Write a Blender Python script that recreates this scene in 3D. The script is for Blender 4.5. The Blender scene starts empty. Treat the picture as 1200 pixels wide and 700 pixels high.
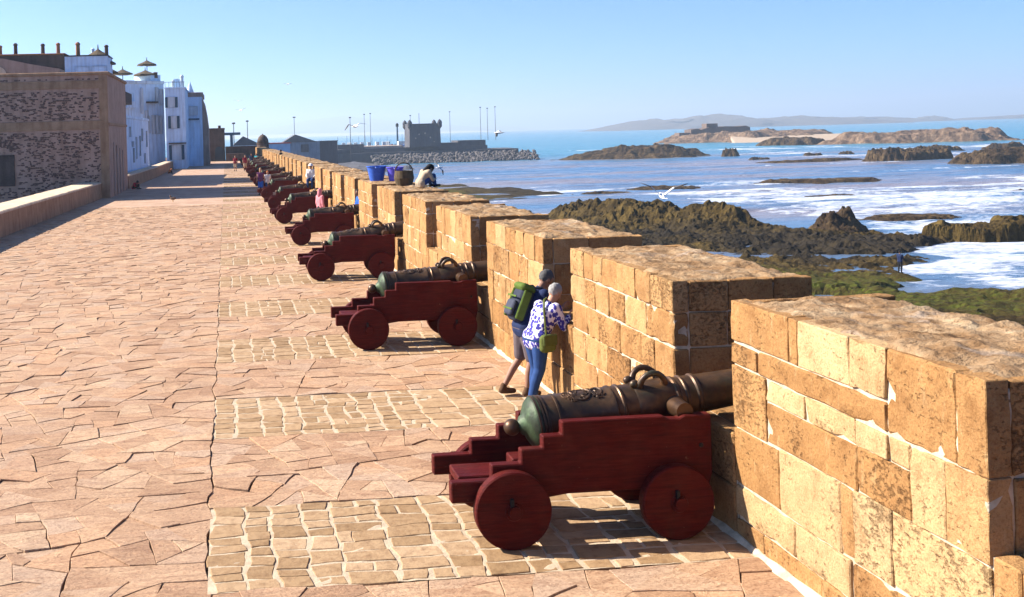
import bpy, bmesh, math, random
import numpy as np
from mathutils import Vector, Matrix, noise as mnoise
R = math.radians
random.seed(7)
scene = bpy.context.scene
C = scene.collection

# ------------------------------------------------------------------ camera, sky, sun, exposure
cam_d = bpy.data.cameras.new('camera')
cam = bpy.data.objects.new('camera', cam_d); C.objects.link(cam)
scene.camera = cam
cam_d.sensor_fit = 'HORIZONTAL'; cam_d.sensor_width = 36.0
cam_d.lens = 39.0; cam_d.shift_x = 0.18; cam_d.shift_y = -0.1599
cam_d.clip_start = 0.1; cam_d.clip_end = 60000
YAW = math.atan(120 / 1300); ROLL = math.atan(0.0283)
cam.matrix_world = Matrix.Translation((0, 0, 3.7)) @ Matrix.Rotation(-YAW, 4, 'Z') @ Matrix.Rotation(R(90), 4, 'X') @ Matrix.Rotation(-ROLL, 4, 'Z')

SUN = Vector((-1.34, 0.47, 1.0)).normalized()          # towards the sun
ELEV = math.asin(SUN.z); AZ = math.atan2(SUN.x, SUN.y)
world = bpy.data.worlds.new('World'); scene.world = world; world.use_nodes = True
wn = world.node_tree
sky = wn.nodes.new('ShaderNodeTexSky'); sky.sky_type = 'NISHITA'; sky.sun_disc = False
sky.sun_elevation = ELEV; sky.sun_rotation = AZ
sky.altitude = 10; sky.air_density = 0.5; sky.dust_density = 0.8; sky.ozone_density = 8.0
bg = wn.nodes['Background']; bg.inputs['Strength'].default_value = 0.080
tint = wn.nodes.new('ShaderNodeMix'); tint.data_type = 'RGBA'; tint.blend_type = 'MULTIPLY'; tint.inputs[0].default_value = 1.0   # one even white balance
tint.inputs[7].default_value = (0.79, 1.0, 1.14, 1)
wn.links.new(sky.outputs['Color'], tint.inputs[6]); wn.links.new(tint.outputs[2], bg.inputs['Color'])
sl = bpy.data.lights.new('sun', 'SUN'); sl.energy = 5.0; sl.angle = R(0.5); sl.color = (1.0, 0.93, 0.82)
so = bpy.data.objects.new('sun', sl); C.objects.link(so)
so.rotation_euler = (-SUN).to_track_quat('-Z', 'Y').to_euler()
scene.view_settings.view_transform = 'Standard'; scene.view_settings.look = 'None'
scene.view_settings.gamma = 1.0; scene.view_settings.exposure = 1.52
try: scene.view_settings.use_curve_mapping = False
except Exception: pass
scene.cycles.max_bounces = 6; scene.cycles.diffuse_bounces = 3; scene.cycles.glossy_bounces = 2
scene.cycles.volume_bounces = 0

# ------------------------------------------------------------------ noise helpers
def _h(ix, iy, s):
    n = (ix.astype(np.int64) * 374761393 + iy.astype(np.int64) * 668265263 + int(s) * 1442695041) & 0x7fffffff
    n = ((n ^ (n >> 13)) * 1274126177) & 0x7fffffff
    return ((n ^ (n >> 16)) & 0xffff) / 65535.0
def vnoise(x, y, s=0):
    x = np.asarray(x, float); y = np.asarray(y, float)
    ix = np.floor(x); iy = np.floor(y); fx = x - ix; fy = y - iy
    fx = fx * fx * (3 - 2 * fx); fy = fy * fy * (3 - 2 * fy)
    a = _h(ix, iy, s); b = _h(ix + 1, iy, s); c = _h(ix, iy + 1, s); d = _h(ix + 1, iy + 1, s)
    return (a + (b - a) * fx) * (1 - fy) + (c + (d - c) * fx) * fy
def fbm(x, y, s=0, o=4):
    t = 0; a = .5; n = 0
    for i in range(o):
        t = t + a * vnoise(np.asarray(x) * 2 ** i, np.asarray(y) * 2 ** i, s + i * 17); n += a; a *= .5
    return t / n
def ridged(x, y, s=0, o=4):
    t = 0; a = .5; n = 0
    for i in range(o):
        t = t + a * (1 - np.abs(2 * vnoise(np.asarray(x) * 2 ** i, np.asarray(y) * 2 ** i, s + i * 17) - 1)); n += a; a *= .5
    return t / n
def sstep(a, b, x):
    t = np.clip((np.asarray(x, float) - a) / (b - a), 0, 1); return t * t * (3 - 2 * t)

# ------------------------------------------------------------------ object helpers
def tag(o, label=None, cat=None, group=None, kind=None):
    if label: o['label'] = label
    if cat: o['category'] = cat
    if group: o['group'] = group
    if kind: o['kind'] = kind
    return o
def thing(name, label, cat, loc=(0, 0, 0), rotz=0, group=None):
    o = bpy.data.objects.new(name, None); C.objects.link(o); o.empty_display_size = .2
    o.location = loc; o.rotation_euler = (0, 0, rotz)
    return tag(o, label, cat, group)
def link(name, me, parent=None, loc=None):
    o = bpy.data.objects.new(name, me); C.objects.link(o)
    if parent is not None: o.parent = parent
    if loc is not None: o.location = loc
    return o
def mesh_of(bm, m, name='m', smooth=False):
    me = bpy.data.meshes.new(name)
    bm.normal_update(); bm.to_mesh(me); bm.free()
    if m is not None: me.materials.append(m)
    if smooth:
        for p in me.polygons: p.use_smooth = True
    return me
def obj(name, bm, m, parent=None, smooth=False, loc=None):
    return link(name, mesh_of(bm, m, name, smooth), parent, loc)
def auto_smooth(me, ang=40):
    me.shade_smooth() if hasattr(me, 'shade_smooth') else None
    try: me.set_sharp_from_angle(angle=R(ang))
    except Exception: pass
def copy_tree(o, parent=None):
    c = o.copy(); C.objects.link(c); c.parent = parent
    if parent is not None: c.matrix_parent_inverse = o.matrix_parent_inverse.copy()
    for ch in list(o.children): copy_tree(ch, c)
    return c
def box(bm, x0, x1, y0, y1, z0, z1, bev=0.0, M=None):
    vs = [bm.verts.new((x, y, z)) for z in (z0, z1) for y in (y0, y1) for x in (x0, x1)]
    fs = []
    for q in ((0, 2, 3, 1), (4, 5, 7, 6), (0, 1, 5, 4), (2, 6, 7, 3), (0, 4, 6, 2), (1, 3, 7, 5)):
        fs.append(bm.faces.new([vs[i] for i in q]))
    if M is not None:
        for v in vs: v.co = M @ v.co
    if bev > 0:
        es = list({e for f in fs for e in f.edges})
        bmesh.ops.bevel(bm, geom=es, offset=bev, segments=1, affect='EDGES', profile=.5)
    return vs
def B(*a, **k):
    bm = bmesh.new(); box(bm, *a, **k); return bm
def lathe(bm, prof, n=24, M=None, cap=True):
    rings = []
    for (t, r) in prof:
        ring = []
        for i in range(n):
            a = 2 * math.pi * i / n
            v = Vector((t, r * math.cos(a), r * math.sin(a)))
            ring.append(bm.verts.new(M @ v if M is not None else v))
        rings.append(ring)
    for a, b in zip(rings, rings[1:]):
        for i in range(n):
            bm.faces.new((a[i], b[i], b[(i + 1) % n], a[(i + 1) % n]))
    if cap:
        bm.faces.new(rings[0]); bm.faces.new(rings[-1][::-1])
    return rings
def tube(bm, pts, rad, n=8, cap=True):
    pts = [Vector(p) for p in pts]
    if not hasattr(rad, '__len__'): rad = [rad] * len(pts)
    rings = []; up = None
    for i, p in enumerate(pts):
        d = (pts[min(i + 1, len(pts) - 1)] - pts[max(i - 1, 0)]).normalized()
        if up is None: up = d.orthogonal().normalized()
        up = (up - d * up.dot(d)).normalized(); s = d.cross(up)
        rings.append([bm.verts.new(p + (up * math.cos(2 * math.pi * k / n) + s * math.sin(2 * math.pi * k / n)) * rad[i]) for k in range(n)])
    for a, b in zip(rings, rings[1:]):
        for i in range(n): bm.faces.new((a[i], a[(i + 1) % n], b[(i + 1) % n], b[i]))
    if cap: bm.faces.new(rings[0][::-1]); bm.faces.new(rings[-1])
def prism(bm, pts, y0, y1, bev=0):
    a = [bm.verts.new((x, y0, z)) for x, z in pts]; b = [bm.verts.new((x, y1, z)) for x, z in pts]
    n = len(pts); fs = [bm.faces.new(a), bm.faces.new(b[::-1])]
    for i in range(n): fs.append(bm.faces.new((a[i], b[i], b[(i + 1) % n], a[(i + 1) % n])))
    bmesh.ops.recalc_face_normals(bm, faces=fs)
    if bev: bmesh.ops.bevel(bm, geom=list({e for f in fs for e in f.edges}), offset=bev, segments=1, affect='EDGES')
def ellipsoid(bm, c, r, u=14, v=9, M=None):
    Q = Matrix.Translation(c) @ (M if M is not None else Matrix.Identity(4)) @ Matrix.Diagonal((r[0], r[1], r[2], 1))
    bmesh.ops.create_uvsphere(bm, u_segments=u, v_segments=v, radius=1, matrix=Q)
def grid_mesh(name, X, Y, Z, m, attrs=None, smooth=True, mask=None):
    ny, nx = X.shape
    co = np.stack([X, Y, Z], -1).reshape(-1, 3)
    idx = np.arange(nx * ny).reshape(ny, nx)
    q = np.stack([idx[:-1, :-1], idx[:-1, 1:], idx[1:, 1:], idx[1:, :-1]], -1).reshape(-1, 4)
    if mask is not None:
        mk = mask.reshape(-1); q = q[mk[q].any(1)]
        used = np.unique(q); rm = np.full(nx * ny, -1); rm[used] = np.arange(len(used)); q = rm[q]; co = co[used]
        if attrs: attrs = {k: v.reshape(-1)[used] for k, v in attrs.items()}
    me = bpy.data.meshes.new(name)
    me.vertices.add(len(co)); me.vertices.foreach_set('co', co.ravel())
    me.loops.add(q.size); me.loops.foreach_set('vertex_index', q.ravel().astype(np.int32))
    me.polygons.add(len(q)); me.polygons.foreach_set('loop_start', (np.arange(len(q)) * 4).astype(np.int32))
    me.polygons.foreach_set('use_smooth', np.full(len(q), smooth))
    me.update(calc_edges=True); me.validate()
    if attrs:
        for k, v in attrs.items():
            at = me.attributes.new(k, 'FLOAT', 'POINT'); at.data.foreach_set('value', np.asarray(v, np.float32).ravel())
    me.materials.append(m)
    return me

# ------------------------------------------------------------------ material helpers
class NT:
    def __init__(s, name):
        s.m = bpy.data.materials.new(name); s.m.use_nodes = True
        s.t = s.m.node_tree; s.b = s.t.nodes['Principled BSDF']; s.out = s.t.nodes['Material Output']
    def n(s, typ, **k):
        nd = s.t.nodes.new('ShaderNode' + typ)
        for a, v in k.items():
            if hasattr(nd, a) and a not in ('Scale',): setattr(nd, a, v)
        return nd
    def l(s, a, b): s.t.links.new(a, b)
    def coord(s, kind='Object'): return s.n('TexCoord').outputs[kind]
    def mapping(s, vec, scale=(1, 1, 1), rot=(0, 0, 0)):
        mp = s.n('Mapping'); s.l(vec, mp.inputs['Vector']); mp.inputs['Scale'].default_value = scale; mp.inputs['Rotation'].default_value = rot
        return mp.outputs[0]
    def noise(s, vec, scale, detail=4, rough=.55, dist=0):
        nd = s.n('TexNoise'); s.l(vec, nd.inputs['Vector']); nd.inputs['Scale'].default_value = scale
        nd.inputs['Detail'].default_value = detail; nd.inputs['Roughness'].default_value = rough; nd.inputs['Distortion'].default_value = dist
        return nd.outputs['Fac']
    def ramp(s, fac, stops):
        nd = s.n('ValToRGB'); s.l(fac, nd.inputs['Fac']); e = nd.color_ramp.elements
        while len(e) < len(stops): e.new(0.5)
        for i, (p, c) in enumerate(stops):
            e[i].position = p; e[i].color = (c, c, c, 1) if not hasattr(c, '__len__') else (*c, 1)
        return nd.outputs['Color']
    def mix(s, fac, a, b, mode='MIX'):
        nd = s.n('Mix'); nd.data_type = 'RGBA'; nd.blend_type = mode
        for v, i in ((fac, 0), (a, 6), (b, 7)):
            if isinstance(v, (int, float)): nd.inputs[i].default_value = v if i == 0 else (v, v, v, 1)
            elif isinstance(v, tuple): nd.inputs[i].default_value = (*v, 1)
            else: s.l(v, nd.inputs[i])
        return nd.outputs[2]
    def math(s, op, a, b=0.0, c=None):
        nd = s.n('Math'); nd.operation = op
        for v, i in ((a, 0), (b, 1)) + (((c, 2),) if c is not None else ()):
            if isinstance(v, (int, float)): nd.inputs[i].default_value = v
            else: s.l(v, nd.inputs[i])
        return nd.outputs[0]
    def attr(s, name):
        nd = s.n('Attribute'); nd.attribute_name = name; return nd.outputs['Fac']
    def rnd(s): return s.n('ObjectInfo').outputs['Random']
    def bump(s, h, strength=.3, dist=.02, prev=None):
        nd = s.n('Bump'); s.l(h, nd.inputs['Height']); nd.inputs['Strength'].default_value = strength; nd.inputs['Distance'].default_value = dist
        if prev is not None: s.l(prev, nd.inputs['Normal'])
        return nd.outputs[0]
    def fin(s, col=None, rough=.8, normal=None, metal=0.0, spec=.3, gain=None):
        if gain is not None: col = s.mix(1.0, col, gain, 'MULTIPLY')
        if col is not None:
            if isinstance(col, tuple): s.b.inputs['Base Color'].default_value = (*col, 1)
            else: s.l(col, s.b.inputs['Base Color'])
        if isinstance(rough, (int, float)): s.b.inputs['Roughness'].default_value = rough
        else: s.l(rough, s.b.inputs['Roughness'])
        if isinstance(metal, (int, float)): s.b.inputs['Metallic'].default_value = metal
        else: s.l(metal, s.b.inputs['Metallic'])
        s.b.inputs['Specular IOR Level'].default_value = spec
        if normal is not None: s.l(normal, s.b.inputs['Normal'])
        return s.m
MATS = {}
def simple(name, col, rough=.8, var=.25, scale=6, bump=.15, metal=0.0, dist=.01, spec=.3):
    if name in MATS: return MATS[name]
    k = NT(name); v = k.coord()
    f = k.noise(v, scale, 5)
    c = k.mix(k.ramp(f, [(.3, 1 - var), (.7, 1 + var * .4)]), (0, 0, 0), col, 'MIX') if False else k.mix(1.0, col, k.ramp(f, [(.3, 1 - var), (.7, 1.0)]), 'MULTIPLY')
    nm = k.bump(k.noise(v, scale * 6, 4), bump, dist) if bump else None
    MATS[name] = k.fin(c, rough, nm, metal, spec)
    return MATS[name]

def m_flag():
    k = NT('flagstone'); v = k.coord('Object')
    tn = k.attr('tint')
    c = k.ramp(tn, [(0, (.44, .29, .19)), (.2, (.52, .355, .24)), (.42, (.57, .41, .29)), (.62, (.545, .42, .33)), (.8, (.57, .37, .235)), (1, (.62, .48, .35))])
    big = k.noise(v, .5, 6, .65); snd = k.noise(v, 1.1, 7, .7, .5); c = k.mix(k.ramp(snd, [(.50, 0.0), (.68, .6)]), c, (.60, .44, .30)); c = k.mix(.6, c, k.ramp(big, [(.35, (.72, .66, .62)), (.65, (1, 1, 1))]), 'MULTIPLY')
    st = k.noise(k.mapping(v, (1, 3.2, 1)), 3.0, 6, .65, .6)
    c = k.mix(.75, c, k.ramp(st, [(.3, (.66, .55, .5)), (.5, (.98, .96, .95)), (.72, (1.12, 1.1, 1.08))]), 'MULTIPLY')
    sp = k.noise(v, 30, 5, .72); c = k.mix(.8, c, k.ramp(sp, [(.34, (.60, .50, .44)), (.50, (1, 1, 1)), (.66, (1.14, 1.13, 1.12))]), 'MULTIPLY')
    b1 = k.bump(k.noise(k.mapping(v, (1, 2.2, 1)), 4.5, 7, .65, .8), .8, .04)
    b2 = k.bump(k.noise(v, 45, 5, .75), .6, .010, b1)
    return k.fin(c, .72, b2, 0, .3, (.77, .695, .60))
def m_joint(): return simple('joint_sand', (.17, .10, .065), .95, .4, 12, .3)
def m_farpave():
    k = NT('far_paving'); v = k.coord('Object')
    vo = k.n('TexVoronoi'); k.l(k.mapping(v, (1.1, 1.6, 1)), vo.inputs['Vector']); vo.inputs['Scale'].default_value = 1.5
    sx = k.n('SeparateColor'); k.l(vo.outputs['Color'], sx.inputs[0])
    c = k.ramp(sx.outputs[0], [(0, (.44, .29, .21)), (.3, (.53, .36, .27)), (.6, (.56, .41, .32)), (1, (.58, .44, .34))])
    c = k.mix(.5, c, k.ramp(k.noise(v, .6, 4), [(.35, (.72, .66, .62)), (.65, (1, 1, 1))]), 'MULTIPLY')
    return k.fin(c, .75, k.bump(k.noise(v, 5, 5), .4, .02), 0, .3, (.77, .695, .60))
def m_sett():
    k = NT('sett_stone'); v = k.coord('Object'); tn = k.attr('tint')
    c = k.ramp(tn, [(0, (.37, .25, .14)), (.4, (.47, .33, .20)), (.75, (.53, .385, .25)), (1, (.58, .43, .29))])
    c = k.mix(.8, c, k.ramp(k.noise(v, 9, 6, .65), [(.32, (.62, .55, .5)), (.55, (1, 1, 1))]), 'MULTIPLY')
    b = k.bump(k.noise(v, 14, 6, .65), .6, .02)
    return k.fin(c, .85, b, 0, .25, (.68, .61, .52))
def m_mortar(): return simple('lime_mortar', (.62, .49, .34), .95, .45, 9, .6, 0, .02)
def m_block():
    k = NT('sandstone_block'); g = k.coord('Object'); r = k.rnd(); tn = k.attr('tint')
    off = k.n('VectorMath'); off.operation = 'ADD'; k.l(g, off.inputs[0])
    cx = k.n('CombineXYZ'); k.l(k.math('MULTIPLY', r, 37.0), cx.inputs[0]); k.l(k.math('MULTIPLY', tn, 53.0), cx.inputs[1]); k.l(cx.outputs[0], off.inputs[1]); v = off.outputs[0]
    sel = k.math('FRACT', k.math('ADD', tn, k.math('MULTIPLY', r, .16)))
    c = k.ramp(tn, [(0, (.38, .21, .095)), (.3, (.49, .285, .135)), (.55, (.55, .335, .17)), (.75, (.60, .39, .215)), (.85, (.66, .465, .275)), (1, (.71, .53, .345))])
    c = k.mix(1.0, c, k.ramp(r, [(0, (.86, .84, .82)), (1, (1.06, 1.06, 1.06))]), 'MULTIPLY')
    c = k.mix(.85, c, k.ramp(k.noise(v, 3.2, 7, .68), [(.3, (.55, .46, .38)), (.5, (.97, .95, .93)), (.72, (1.14, 1.12, 1.08))]), 'MULTIPLY')
    # vertical wash of pale salts and dark pits
    ws = k.noise(k.mapping(v, (3, 3, .9)), 4, 5, .6); c = k.mix(k.ramp(ws, [(.58, 0.0), (.78, .55)]), c, (.70, .55, .36))
    gn = k.noise(v, 60, 4, .7); c = k.mix(.8, c, k.ramp(gn, [(.34, (.70, .60, .52)), (.52, (1, 1, 1)), (.68, (1.12, 1.1, 1.07))]), 'MULTIPLY')
    pick = k.math('GREATER_THAN', k.math('FRACT', k.math('ADD', k.math('MULTIPLY', tn, 7.3), k.math('MULTIPLY', r, 3.1))), .74)
    pm = k.noise(v, 2.2, 4, .6); pt0 = k.noise(k.mapping(v, (1, .8, 1.5)), 24, 5, .66, .4)
    pt = k.math('ADD', pt0, k.math('SUBTRACT', k.math('MULTIPLY', k.math('SUBTRACT', .5, pm), .5), k.math('MULTIPLY', k.math('SUBTRACT', pick, .62), .09)))
    pit = k.ramp(pt, [(.28, 1.0), (.37, 0.0)])
    c = k.mix(k.math('MULTIPLY', pit, .7), c, (.17, .08, .032))
    dk = k.noise(v, 1.3, 5, .65); c = k.mix(k.ramp(dk, [(.60, 0.0), (.76, .45)]), c, (.25, .15, .085))
    b1 = k.bump(k.noise(v, 7, 7, .7), 1.0, .035)
    b2 = k.bump(k.ramp(pt, [(.26, 0.0), (.44, 1.0)]), .9, .025, b1)
    b3 = k.bump(k.noise(v, 80, 3, .7), .4, .005, b2)
    return k.fin(c, .92, b3, 0, .15, (.66, .61, .49))
def m_cap():
    k = NT('worn_wall_top'); g = k.coord('Object')
    c = k.ramp(k.noise(g, 2.6, 7, .68), [(.28, (.16, .085, .04)), (.42, (.42, .26, .14)), (.56, (.60, .42, .26)), (.72, (.78, .64, .46))])
    pl = k.noise(k.mapping(g, (1, .8, 1)), 1.4, 5, .6, .4); c = k.mix(k.ramp(pl, [(.57, 0.0), (.66, .8)]), c, (.62, .52, .45))
    pt = k.noise(k.mapping(g, (.9, 1.6, 1)), 9, 5, .7); c = k.mix(k.ramp(pt, [(.30, .85), (.42, 0.0)]), c, (.12, .06, .03))
    b1 = k.bump(k.noise(g, 5, 7, .7), 1.0, .06); b2 = k.bump(pt, .9, .05, b1)
    return k.fin(c, .95, b2, 0, .1, (.62, .58, .52))
def m_plaster(name, a, b, sc=1.5, bump=.35):
    k = NT(name); g = k.coord('Object')
    c = k.ramp(k.noise(g, sc, 7, .65), [(.3, a), (.68, b)])
    dr = k.noise(k.mapping(g, (2.5, 2.5, .25)), 1.2, 4); c = k.mix(.6, c, k.ramp(dr, [(.36, (.68, .62, .58)), (.56, (1, 1, 1))]), 'MULTIPLY')
    return k.fin(c, .93, k.bump(k.noise(g, 9, 6, .65), bump, .04), 0, .15)
def m_red():
    k = NT('red_carriage_paint'); g0 = k.coord('Object'); r = k.rnd()
    off = k.n('VectorMath'); off.operation = 'ADD'; k.l(g0, off.inputs[0]); cx = k.n('CombineXYZ'); k.l(k.math('MULTIPLY', r, 31.0), cx.inputs[0]); k.l(cx.outputs[0], off.inputs[1]); g = off.outputs[0]
    gr = k.noise(k.mapping(g, (1.2, 5, 14)), 3.0, 7, .68, .3)
    c = k.ramp(gr, [(.28, (.028, .0016, .001)), (.5, (.064, .0030, .0018)), (.72, (.098, .009, .005))])
    fd = k.noise(g, 1.6, 6, .65); c = k.mix(k.ramp(fd, [(.52, 0.0), (.75, .6)]), c, (.105, .022, .012))
    st = k.noise(k.mapping(g, (6, 6, .7)), 2.2, 5, .6); c = k.mix(k.ramp(st, [(.60, 0.0), (.74, .55)]), c, (.045, .014, .006))
    w = k.noise(g, 15, 6, .75); c = k.mix(k.ramp(w, [(.64, 0.0), (.70, .7)]), c, (.17, .085, .05))
    b = k.bump(gr, .5, .02); b = k.bump(k.noise(g, 40, 5), .3, .006, b); b = k.bump(k.ramp(w, [(.62, 1.0), (.70, 0.0)]), .4, .004, b)
    return k.fin(c, k.ramp(k.noise(g, 5, 4), [(.3, .5), (.7, .8)]), b, 0, .14)
def m_bronze():
    k = NT('aged_bronze'); g = k.coord('Object')
    c = k.ramp(k.noise(g, 4, 6, .65), [(.3, (.024, .018, .015)), (.5, (.075, .040, .020)), (.7, (.15, .075, .032))])
    gr = k.noise(k.mapping(g, (1.3, 1, 1)), 2.3, 5, .65, .4); c = k.mix(k.ramp(gr, [(.55, 0.0), (.70, .5)]), c, (.030, .055, .030))
    b = k.bump(k.noise(g, 30, 5, .65), .28, .008)
    return k.fin(c, k.ramp(k.noise(g, 9, 4), [(.3, .34), (.7, .52)]), b, .55, .5)
def m_bronze_worn():
    k = NT('rubbed_bronze'); g = k.coord('Object')
    c = k.ramp(k.noise(g, 6, 5), [(.3, (.045, .022, .012)), (.7, (.11, .055, .026))])
    return k.fin(c, .42, k.bump(k.noise(g, 30, 4), .2, .006), .6, .5)
def m_verdigris():
    k = NT('green_patina'); g = k.coord('Object')
    c = k.ramp(k.noise(g, 7, 6, .65), [(.3, (.014, .013, .008)), (.5, (.028, .042, .018)), (.72, (.065, .105, .045))])
    return k.fin(c, .55, k.bump(k.noise(g, 25, 5), .4, .008), .3, .4)
def m_rock(name, a, b, c3, green=False):
    k = NT(name); g = k.coord('Object')
    c = k.ramp(k.noise(g, .35, 8, .72), [(.30, a), (.48, b), (.68, c3)])
    c = k.mix(.8, c, k.ramp(k.noise(g, 2.4, 6, .75), [(.32, (.35, .32, .30)), (.52, (1, 1, 1)), (.72, (1.35, 1.3, 1.2))]), 'MULTIPLY')
    if green:
        al = k.attr('algae'); n = k.math('ADD', k.math('MULTIPLY', k.noise(g, .35, 5, .7), .5), k.math('MULTIPLY', k.noise(g, 2.2, 5, .75), .5))
        f = k.ramp(k.math('ADD', k.math('MULTIPLY', al, .62), k.math('MULTIPLY', n, .55)), [(.55, 0.0), (.66, 1.0)])
        gcol = k.ramp(k.noise(k.mapping(g, (.6, 1.5, 1)), 1.6, 7, .75), [(.34, (.026, .020, .008)), (.46, (.068, .056, .014)), (.56, (.080, .085, .014)), (.70, (.12, .145, .015))])
        c = k.mix(f, c, gcol)
        wet = k.attr('wet'); c = k.mix(k.math('MULTIPLY', wet, .8), c, (.022, .019, .016))
    b1 = k.bump(k.noise(g, .9, 8, .75), 1.0, .5); b2 = k.bump(k.noise(g, 5, 5, .75), .8, .1, b1)
    return k.fin(c, .9, b2, 0, .06)
def m_sea():
    k = NT('sea_water'); p = k.n('NewGeometry').outputs['Position']
    foam = k.attr('foam'); silt = k.attr('silt'); far = k.attr('far')
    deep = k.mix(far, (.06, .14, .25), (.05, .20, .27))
    sn = k.noise(k.mapping(p, (.012, .05, 1)), 1.0, 6, .62, .6)
    sf = k.math('MULTIPLY', silt, k.ramp(sn, [(.40, 0.0), (.60, 1.0)]))
    c = k.mix(sf, deep, (.24, .18, .16))
    f1 = k.noise(k.mapping(p, (.10, .16, 1)), 1.0, 8, .72, 1.1)
    f2 = k.noise(k.mapping(p, (.45, .7, 1)), 1.0, 6, .7, .8)
    ff = k.math('ADD', k.math('MULTIPLY', f1, .62), k.math('MULTIPLY', f2, .38))
    thr = k.math('SUBTRACT', .80, k.math('MULTIPLY', foam, .52))
    fm = k.n('MapRange'); k.l(k.math('SUBTRACT', ff, thr), fm.inputs['Value']); fm.inputs['From Min'].default_value = -.035; fm.inputs['From Max'].default_value = .05
    fmask = fm.outputs[0]
    fc = k.ramp(k.noise(k.mapping(p, (.35, .6, 1)), 1.0, 7, .75, 1.0), [(.32, (.11, .17, .31)), (.43, (.29, .34, .44)), (.53, (.47, .49, .54)), (.64, (.62, .63, .66))])
    c = k.mix(fmask, c, fc)
    w1 = k.bump(k.noise(k.mapping(p, (.05, .16, 1)), 1.0, 5, .6, .3), .9, 2.2)
    w2 = k.bump(k.noise(k.mapping(p, (.5, 1.1, 1)), 1.0, 6, .65, .3), .8, .35, w1)
    rg = k.mix(fmask, .22, .85)
    return k.fin(c, rg, w2, 0, .45)
def m_pane(): 
    k = NT('dark_window_glass'); return k.fin((.02, .03, .04), .12, None, 0, .6)

FLAG = m_flag(); JOINT = m_joint(); FARP = m_farpave(); SETT = m_sett(); MORTAR = m_mortar(); BLOCK = m_block(); CAP = m_cap()
BED = simple('pale_sett_mortar', (.50, .385, .265), .95, .3, 8, .6, 0, .012); RED = m_red(); BRONZE = m_bronze(); WORN = m_bronze_worn(); PATINA = m_verdigris(); PANE = m_pane()
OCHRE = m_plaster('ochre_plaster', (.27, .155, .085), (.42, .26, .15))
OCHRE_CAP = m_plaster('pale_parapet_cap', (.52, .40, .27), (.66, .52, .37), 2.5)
WHITE = m_plaster('limewash', (.50, .64, .80), (.68, .82, .95), .6, .2)
CREAM = m_plaster('cream_limewash', (.50, .55, .58), (.66, .70, .72), .6, .2)
DARKST = m_plaster('dark_stone_wall', (.06, .042, .036), (.12, .085, .068), .9)
PINKPL = m_plaster('faded_pink_plaster', (.28, .19, .15), (.42, .30, .23), .8)
RUBBLE = simple('dark_rubble_stone', (.15, .085, .065), .9, .4, 3, .4)
IRON = simple('black_iron', (.02, .02, .022), .5, .3, 10, .15, .6)
SHUT = simple('blue_shutter_paint', (.035, .085, .13), .6, .3, 4, .1)
TERRA = simple('terracotta_pot', (.34, .15, .06), .85, .35, 6, .3)
SEA = m_sea()
ROCKG = m_rock('shore_rock', (.018, .012, .005), (.062, .041, .013), (.135, .09, .026), True)
ROCKD = m_rock('dark_sea_rock', (.016, .011, .008), (.058, .037, .02), (.135, .09, .042))
ROCKF = m_rock('island_rock', (.055, .038, .028), (.14, .09, .058), (.27, .185, .12))

# ================================================================== THE SETTING
# ---- sea (one sheet, fine near the shore)
def land_sdf(X, Y, poly):
    P = np.array(poly, float); d = np.full(X.shape, 1e9); ins = np.zeros(X.shape, bool)
    n = len(P)
    for i in range(n):
        a = P[i]; b = P[(i + 1) % n]; e = b - a
        t = np.clip(((X - a[0]) * e[0] + (Y - a[1]) * e[1]) / (e @ e), 0, 1)
        d = np.minimum(d, np.hypot(X - a[0] - t * e[0], Y - a[1] - t * e[1]))
        c = ((a[1] > Y) != (b[1] > Y)) & (X < (b[0] - a[0]) * (Y - a[1]) / (b[1] - a[1] + 1e-12) + a[0])
        ins ^= c
    return np.where(ins, -d, d)
SHORE = [(2, 20), (2, 96), (28, 112), (40, 128), (45, 156), (50, 158), (56, 148), (60, 132), (61, 119), (70, 113), (72, 104), (63, 97), (64, 91), (55, 87), (51, 79), (49.5, 72), (52, 69), (57, 67), (72, 62), (90, 50), (90, 20)]
REEF = [(10, 262), (48, 262), (58, 240), (66, 214), (63, 190), (52, 184), (40, 178), (10, 180)]
SEAZ = -8.6
ys = [30.0]
while ys[-1] < 13000: ys.append(ys[-1] + max(.55, (ys[-1] - 20) * .0062))
ys = np.array(ys)
xs = [-10.0]
while xs[-1] < 6500: xs.append(xs[-1] + (.75 if xs[-1] < 130 else max(.75, (xs[-1] - 130) * .03 + .75)))
xn = [-10.0]
while xn[-1] > -3000: xn.append(xn[-1] - max(3, -xn[-1] * .25))
xs = np.array(xn[:0:-1] + xs)
X, Y = np.meshgrid(xs, ys)
sd = np.minimum(land_sdf(X, Y, SHORE), land_sdf(X, Y, REEF) + 6)
sw = fbm(X * .03 + Y * .012, Y * .11, 3, 4) - .5
amp = sstep(0, 25, sd) * (1 - sstep(500, 1500, Y))
Z = SEAZ + (sw * 1.0 + (fbm(X * .3, Y * .45, 9, 3) - .5) * .35) * amp + (fbm(X * .8, Y * .8, 19, 2) - .5) * .05
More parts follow.
